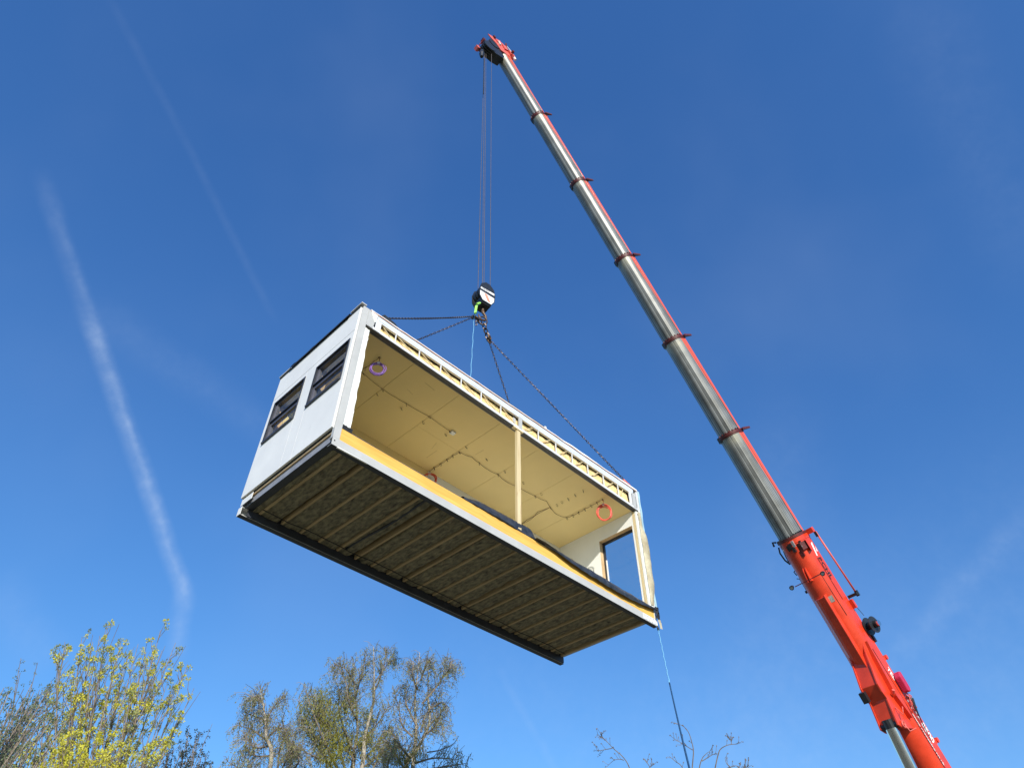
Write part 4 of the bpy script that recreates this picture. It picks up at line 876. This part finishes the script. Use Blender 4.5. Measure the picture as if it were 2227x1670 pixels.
# ------------------------------------------------------------------ trees
def perp(d):
    a = d.orthogonal().normalized(); b = d.cross(a); th = random.uniform(0, 2*pi); return a*cos(th)+b*sin(th)
def curve(P, n):
    "smooth resample of a polyline (Catmull-Rom)"
    P = [Vector(p) for p in P]; out = []
    Q = [P[0]*2-P[1]]+P+[P[-1]*2-P[-2]]; seg = len(P)-1
    for k in range(n+1):
        t = k/n*seg; i = min(int(t), seg-1); u = t-i; a, b, c, d = Q[i:i+4]
        out.append(0.5*((2*b)+(c-a)*u+(2*a-5*b+4*c-d)*u*u+(3*b-a-3*c+d)*u**3))
    return out
def leaf(m, p, s, d=None, asp=0.6):
    d = d or Vector((random.gauss(0,1), random.gauss(0,1), random.gauss(0,1))).normalized(); w = perp(d)*s*asp*0.5
    m.add([p, p+d*s*0.5+w, p+d*s, p+d*s*0.5-w], [(0,1,2,3)])
def tuft(m, p, r, n):
    for _ in range(n):
        d = Vector((random.gauss(0,1), random.gauss(0,1), random.gauss(0,1)+0.3)).normalized()
        leaf(m, p+d*r*random.uniform(0.1,0.55), r*random.uniform(0.35,0.6), (d+perp(d)*random.uniform(0,.7)).normalized(), 0.55)
def treebase(name, label, base, group=None):
    return thing(name, label, 'tree', (base.x, base.y, 0), 0, group)
def rel(m, t): m.v = [(v[0]-t.location.x, v[1]-t.location.y, v[2]) for v in m.v]; return m

# the budding tree at the lower left: upright stems
def bud_tree(label, D, foot, tips, mt, scale, tr, dens, group, seed, side=0.22, name='budding_tree', lean=0.15, mt2=None):
    random.seed(seed); base = at(foot[0], foot[1], D); base.z = 0
    t = treebase(name, label, base, group); wood = MB(); lf = MB(); lf2 = MB()
    wood.tube([Vector((base.x, base.y, -0.05)), Vector((base.x, base.y, 0.9))+Vector((.03,.02,0)), Vector((base.x, base.y, 1.7))], 0.11, 10, r1=0.075); tk = wood
    br = MB()
    for (px, py) in tips:
        dd = D+random.uniform(-0.7, 0.7); tip = at(px, py, dd); st = Vector((base.x, base.y, random.uniform(1.0,1.7)))
        mid = st.lerp(tip, 0.45)+Vector((random.uniform(-.12,.12), random.uniform(-.12,.12), 0.0)); mid.x += (st.x-tip.x)*0.18*lean/0.15
        ln = (tip-st).length; n = int(ln/0.11)
        C = curve([st, mid, st.lerp(tip, 0.78)+Vector((random.uniform(-.05,.05), random.uniform(-.05,.05), 0)), tip], n)
        br.tube(C, 0.017, 5, r1=0.0035)
        for i in range(int(n*0.30), n+1):
            f = i/n; p = C[i]; d = (C[min(i+1,n)]-C[max(i-1,0)]).normalized()
            big = scale*random.uniform(0.7,1.25)
            if random.random() < dens: tuft(lf if random.random() < 0.74 else lf2, p+perp(d)*0.02, 0.052*big, tr)
            if random.random() < 0.62 and f < 0.97:
                l = random.uniform(0.10, 0.42)*(1.15-f*0.6)*side/0.22; q = (d*1.0+perp(d)*0.65+Vector((0,0,0.35))).normalized(); e = p+q*l; mm_ = p+q*l*0.5+perp(q)*0.02
                br.tube([p, mm_, e], 0.006, 3, r1=0.003, cap=False)
                if random.random() < 0.78: tuft(lf if random.random() < 0.7 else lf2, e, 0.050*big, tr)
                for w in range(1, 1+max(1, int(l/0.085))):
                    if random.random() < dens*0.7: tuft(lf if random.random() < 0.74 else lf2, p+q*min(l, w*0.085+0.02), 0.046*big, tr)
            if random.random() < 0.25 and f < 0.8:
                l = random.uniform(0.3, 0.8); q = (d+perp(d)*0.45+Vector((0,0,0.5))).normalized(); br.tube([p, p+q*l*0.5+perp(q)*0.03, p+q*l], 0.007, 3, r1=0.003, cap=False)
                for w in range(int(l/0.10)+1):
                    if random.random() < dens: tuft(lf if random.random() < 0.5 else lf2, p+q*(w*0.10+0.05)+perp(q)*0.02, 0.042*big, tr)
    rel(tk, t).build('trunk', M['bark_l'], t, smooth=True); rel(br, t).build('branches', M['bark_l'], t)
    rel(lf, t).build('blossom', M[mt], t); rel(lf2, t).build('young_leaves', M[mt2 or 'l_pale'], t); return t
def z6(x, y): return (x/4.608, 1330+y/4.608)
tipsA = [z6(*q) for q in ((650,300),(822,250),(1000,240),(1090,115),(1215,290),(1385,320),(1465,400),(1610,180),(1625,385),(1760,310),(1880,525),(1945,765),(1680,700),(1740,720),(515,690),(745,600),(930,300),(1180,420),(1300,390),(1540,420),(1820,640),(600,400),(870,520),(1030,560),(1250,480),(1800,1060),(1560,660),(1420,700),(1100,740),(700,1150),(980,860),(1350,720),(640,740),(790,760))]
bud_tree('tall budding tree with bright yellow green blossom tufts at the lower left', 12.0, (215, 1900), tipsA, 'l_yel', 1.25, 34, 0.15, None, 11, side=0.30)
tipsL = [z6(*q) for q in ((680,1260),(760,1200),(860,1280),(450,1400),(500,1230),(300,1350),(230,1440),(650,1300),(1090,1390),(1130,1480),(1330,1440),(1440,1520),(970,1230),(160,1500),(60,1410),(620,1480),(550,1320),(820,1400),(930,1450),(1040,1300),(720,1430),(380,1500),(1230,1350),(1510,1300),(1650,1250))]
bud_tree('low shrub crowded with the brightest yellow blossom under the tall budding tree', 11.0, (190, 1980), tipsL, 'l_yel', 1.25, 30, 0.5, None, 12, name='blossoming_shrub', mt2='l_yel')
tipsB = [z6(*q) for q in ((40,760),(100,790),(120,890),(245,890),(320,720),(340,800),(430,790),(500,760),(170,1000),(60,1100),(200,1080),(390,900),(280,960),(460,900),(20,900),(10,1180),(90,1010),(560,950),(350,1010),(140,1180),(250,1200),(420,1090),(520,1080),(30,1320),(600,1000),(680,1080),(300,1150))]
bud_tree('shaded grey green thicket with thin upright twigs at the left edge', 9.0, (-260, 2150), tipsB, 'l_dark', 0.85, 14, 0.75, None, 13, side=0.14, name='twiggy_tree', lean=-0.1, mt2='l_dark')
tipsD = [z6(*q) for q in ((1900,1165),(1970,1210),(2000,1200),(1735,1190),(1740,1360),(2030,1400),(2080,1410),(2120,1530),(1810,1360),(1880,1290),(1950,1330),(1680,1400),(1840,1440),(1640,1480),(2000,1500))]
bud_tree('small dark leaved shrub in front of the sky right of the blossom tree', 13.0, (395, 1960), tipsD, 'l_dk2', 1.1, 16, 0.7, None, 14, side=0.16, name='dark_shrub', mt2='l_dk2')
# birches
def z7(x, y): return (480+x/3.881, 1370+y/3.881)
def birch(label, D, trunks, limbs, seed, leafn=1.0, bare=(), clumps=()):
    random.seed(seed); g0 = trunks[0]; base = at(*z7(*g0[0]), D); base.z = 0
    t = treebase('birch_tree', label, base, 'birches behind the module'); tk = MB(); br = MB(); lf = MB(); ol = MB()
    def poly(q, dd): return [at(*z7(*p), dd) for p in q]
    stems = []
    for q in trunks:
        dd = D+random.uniform(-0.4,0.4); P = poly(q, dd); b2 = Vector((base.x, base.y, 0)); C = curve([b2, b2.lerp(P[0], 0.5)+Vector((random.uniform(-.1,.1),0,0))]+P, 40)
        tk.tube(C, 0.105, 8, r1=0.010); stems.append((C, 7))
    for q in limbs:
        dd = D+random.uniform(-1.0,1.0); P = poly(q, dd); P[0] = at(*z7(*q[0]), D); C = curve(P, 16)
        br.tube(C, 0.035, 5, r1=0.008); stems.append((C, 2))
    for q in bare:
        C = curve(poly(q, D-0.5), 14); br.tube(C, 0.022, 5, r1=0.007)
    for (C, i0) in stems:
        n = len(C)-1
        for i in range(i0, n+1):
            p = C[i]
            low = p.z < CAMZ+D*0.24
            if low and (p.z < 3.2 or random.random() < 0.45): continue
            d = (C[min(i+1,n)]-C[max(i-1,0)]).normalized(); f = i/n
            for _ in range(random.choice((1,2,2))):
                q = (perp(d)*1.0+d*random.uniform(0.2,0.9)+Vector((0,0,0.25))).normalized(); l = random.uniform(0.25,0.95)*(1.1-0.55*f)*(2.1 if low else 1.0)
                e = p+q*l+Vector((0,0,-0.10*l)); br.tube([p, p+q*l*0.55+Vector((0,0,0.04)), e], 0.010, 3, r1=0.005, cap=False)
                for k in range(int(1.5+l*4.2)):
                    g = random.uniform(0.25,1.0); s = p.lerp(e, g); tl = random.uniform(0.18,0.55); a = (perp(Vector((0,0,1)))*random.uniform(0.2,0.75)+Vector((0,0,-0.75)))
                    mid_ = s+perp(Vector((0,0,1)))*0.08*tl+a*tl*0.4+Vector((0,0,0.05)); en = s+a*tl
                    br.tube([s, mid_, en], 0.0052, 3, r1=0.003, cap=False)
                    for w in range(int((4+tl*13)*leafn)):
                        h = random.random(); leaf(lf, s.lerp(en, h)+Vector((random.gauss(0,.03), random.gauss(0,.03), random.gauss(0,.03))), random.uniform(0.028,0.055), None, 0.7)
    for (cx_, cy_, r, n) in clumps:
        c = at(*z7(cx_, cy_), D-0.3)
        for _ in range(n):
            d = Vector((random.gauss(0,1), random.gauss(0,1), random.gauss(0,1))).normalized(); q = c+Vector((d.x,d.y,d.z*1.1))*r*random.random()**0.5
            leaf(ol, q, random.uniform(0.05,0.10), (Vector((random.gauss(0,.5), random.gauss(0,.5), -0.8))).normalized(), 0.3)
    rel(tk, t).build('trunk', M['birchbark'], t, smooth=True); rel(br, t).build('branches', M['twig'], t); rel(lf, t).build('crown', M['l_birch'], t)
    if ol.v: rel(ol, t).build('olive_foliage', M['l_olive'], t)
birch('slender birch with drooping twigs, leftmost of the birches', 24,
  [[(415,1180),(385,900),(370,700),(330,480)]],
  [[(385,900),(400,740),(470,620),(545,560)],[(390,930),(300,860),(240,830),(140,800)],[(395,980),(300,990),(240,940),(190,860)],[(370,760),(320,740),(200,690)],[(480,1200),(500,1000),(540,900),(520,740)],[(370,640),(300,560),(250,600)],[(410,1060),(300,1060),(215,1000)],[(420,1200),(200,1180),(60,1110)],[(500,1200),(580,1050),(640,960)],[(400,900),(500,820),(570,880)],[(560,1200),(600,1080),(590,960)],[(600,1200),(660,1100),(640,1000)]], 21)
birch('large birch with olive clumps and several stems in the middle of the birches', 25,
  [[(1110,1180),(1115,1050),(1155,850),(1130,500),(1120,250)],[(1190,1180),(1215,900),(1290,600),(1295,400),(1290,140)]],
  [[(990,1180),(860,900),(760,640),(700,460)],[(1150,760),(1080,600),(1050,420),(950,260)],[(1110,1000),(1000,700),(1000,520),(940,350)],[(1290,520),(1340,420),(1390,240),(1380,150)],[(1295,450),(1400,300),(1480,240)],
   [(1140,560),(1180,400),(1230,200)],[(1100,1050),(960,900),(850,760),(800,560)],[(900,980),(760,860),(650,760)],[(1000,1180),(900,1000),(880,800),(900,620)],[(1060,700),(1040,600),(1060,520)],[(1230,900),(1330,780),(1420,640)],
   [(1200,1100),(1330,950),(1420,830)],[(1120,700),(1080,500),(1100,380)],[(860,1100),(760,1050),(680,1000)],[(950,1180),(820,980),(700,820),(660,560)],[(1210,1150),(1300,1080),(1380,1000)],[(850,820),(820,700),(760,520)],[(1130,450),(1060,330),(1000,300)],[(1050,1180),(1000,980),(960,760),(900,600)],[(980,1000),(880,760),(820,560)],[(1120,1100),(1060,900),(960,700)],[(1180,1080),(1240,860),(1200,700)],[(900,1180),(860,1000),(760,860),(720,700)],[(1280,1180),(1330,1060),(1340,900)]], 22, 1.15,
  clumps=((950,1060,0.62,2000),(800,620,0.5,600),(850,780,0.7,1000),(1240,690,0.28,300),(1215,920,0.3,500),(1040,780,0.7,700),(700,740,0.5,450),(960,900,0.7,900),(1100,600,0.5,350),(880,560,0.5,400),(1300,1000,0.6,500)))
birch('birch with separate upright tufts at its top, rightmost of the birches', 24,
  [[(1620,1180),(1650,850),(1640,600),(1680,190)],[(1560,1180),(1640,1040),(1760,780),(1750,540),(1755,300)]],
  [[(1690,860),(1730,720),(1800,640),(1880,610),(1935,700)],[(1700,620),(1820,480),(1870,400),(1900,240)],[(1620,900),(1530,800),(1500,640),(1450,480)],[(1660,500),(1620,380),(1630,260)],[(1690,420),(1730,300),(1760,250)],
   [(1650,800),(1560,600),(1590,480)],[(1870,400),(1930,330),(1950,260)],[(1700,900),(1790,830),(1840,760)],[(1600,1080),(1500,960),(1440,860)],[(1640,1120),(1780,1080),(1900,1080),(2000,1090)],[(1700,1180),(1900,1150),(2080,1120)],[(1400,1180),(1440,1050),(1500,960)],[(1560,1180),(1480,1060),(1400,960)],[(1780,780),(1860,700),(1800,560)]], 23, 1.0,
  bare=[[(1740,1030),(1850,1010),(1960,960),(2010,890)]], clumps=((1600,1100,0.4,300),(1530,1080,0.3,200)))
# leafless tree at the bottom, right of centre
def z8(x, y): return (1250+x/4.485, 1300+y/4.485)
random.seed(31)
def bare_tree(label, D, foot, arms, seed):
    random.seed(seed); base = at(*foot, D); base.z = 0; t = treebase('leafless_tree', label, base, None); br = MB(); tk = MB()
    fork = at(foot[0], 1900, D); tk.tube([Vector((base.x,base.y,-0.05)), Vector((base.x,base.y,1.2)), fork], 0.12, 10, r1=0.07)
    for arm in arms:
        P = [at(*z8(*q), D) for q in arm[1]]
        if arm[0]: P = [fork, fork.lerp(P[0], 0.6)+Vector((0,0,0.05))]+P
        C = curve(P, 22); br.tube(C, 0.013 if arm[0] else 0.007, 5, r1=0.003)
        for i in range(12 if arm[0] else 4, 23):
            if random.random() < 0.42:
                d = (C[min(i+1,22)]-C[i-1]).normalized(); q = (d*0.7+perp(d)+Vector((0,0,.3))).normalized(); l = random.uniform(0.03, 0.15)
                br.tube([C[i], C[i]+q*l*0.6, C[i]+q*l+Vector((0,0,0.02))], 0.0042, 3, r1=0.003, cap=False)
                br.tube([C[i]+q*l, C[i]+q*(l+0.02)], 0.007, 4, cap=True)
    rel(tk, t).build('trunk', M['bark'], t, smooth=True); rel(br, t).build('branches', M['bark'], t)
bare_tree('leafless tree with two thin forked branches below the module', 14, (1420, 2100),
  [(1, [(545,1690),(480,1560),(375,1465),(300,1385),(228,1335)]), (0, [(365,1463),(300,1475),(225,1485),(208,1440)]), (0, [(480,1580),(440,1570),(380,1582),(310,1645)]), (1, [(725,1700),(740,1640),(755,1605)]), (0, [(735,1650),(710,1610),(703,1590)]), (0, [(300,1385),(265,1350),(262,1320)])], 31)
bare_tree('leafless tree with spreading branches behind the blue tag line', 13, (1515, 2100),
  [(1, [(1145,1690),(1158,1500),(1140,1400),(1110,1310),(1060,1250),(975,1215)]), (0, [(1150,1480),(1060,1425),(970,1370)]), (1, [(1212,1690),(1240,1570),(1280,1520),(1320,1490)]), (0, [(1240,1590),(1320,1540),(1375,1510)]), (1, [(1360,1700),(1400,1520),(1430,1465),(1500,1430),(1590,1420),(1600,1400)]), (0, [(1525,1427),(1528,1400),(1525,1380)]),
   (1, [(1060,1680),(980,1590),(918,1540)]), (1, [(1520,1700),(1480,1610),(1466,1560)]), (0, [(1480,1660),(1560,1635),(1600,1640)]), (0, [(1500,1665),(1620,1660),(1690,1640)]), (0, [(1640,1690),(1650,1650),(1670,1635)])], 32)
for o in bpy.data.objects:
    if o.type == 'MESH' and o.name.startswith(('rivets','collar_bolts')): o['kind'] = 'stuff'
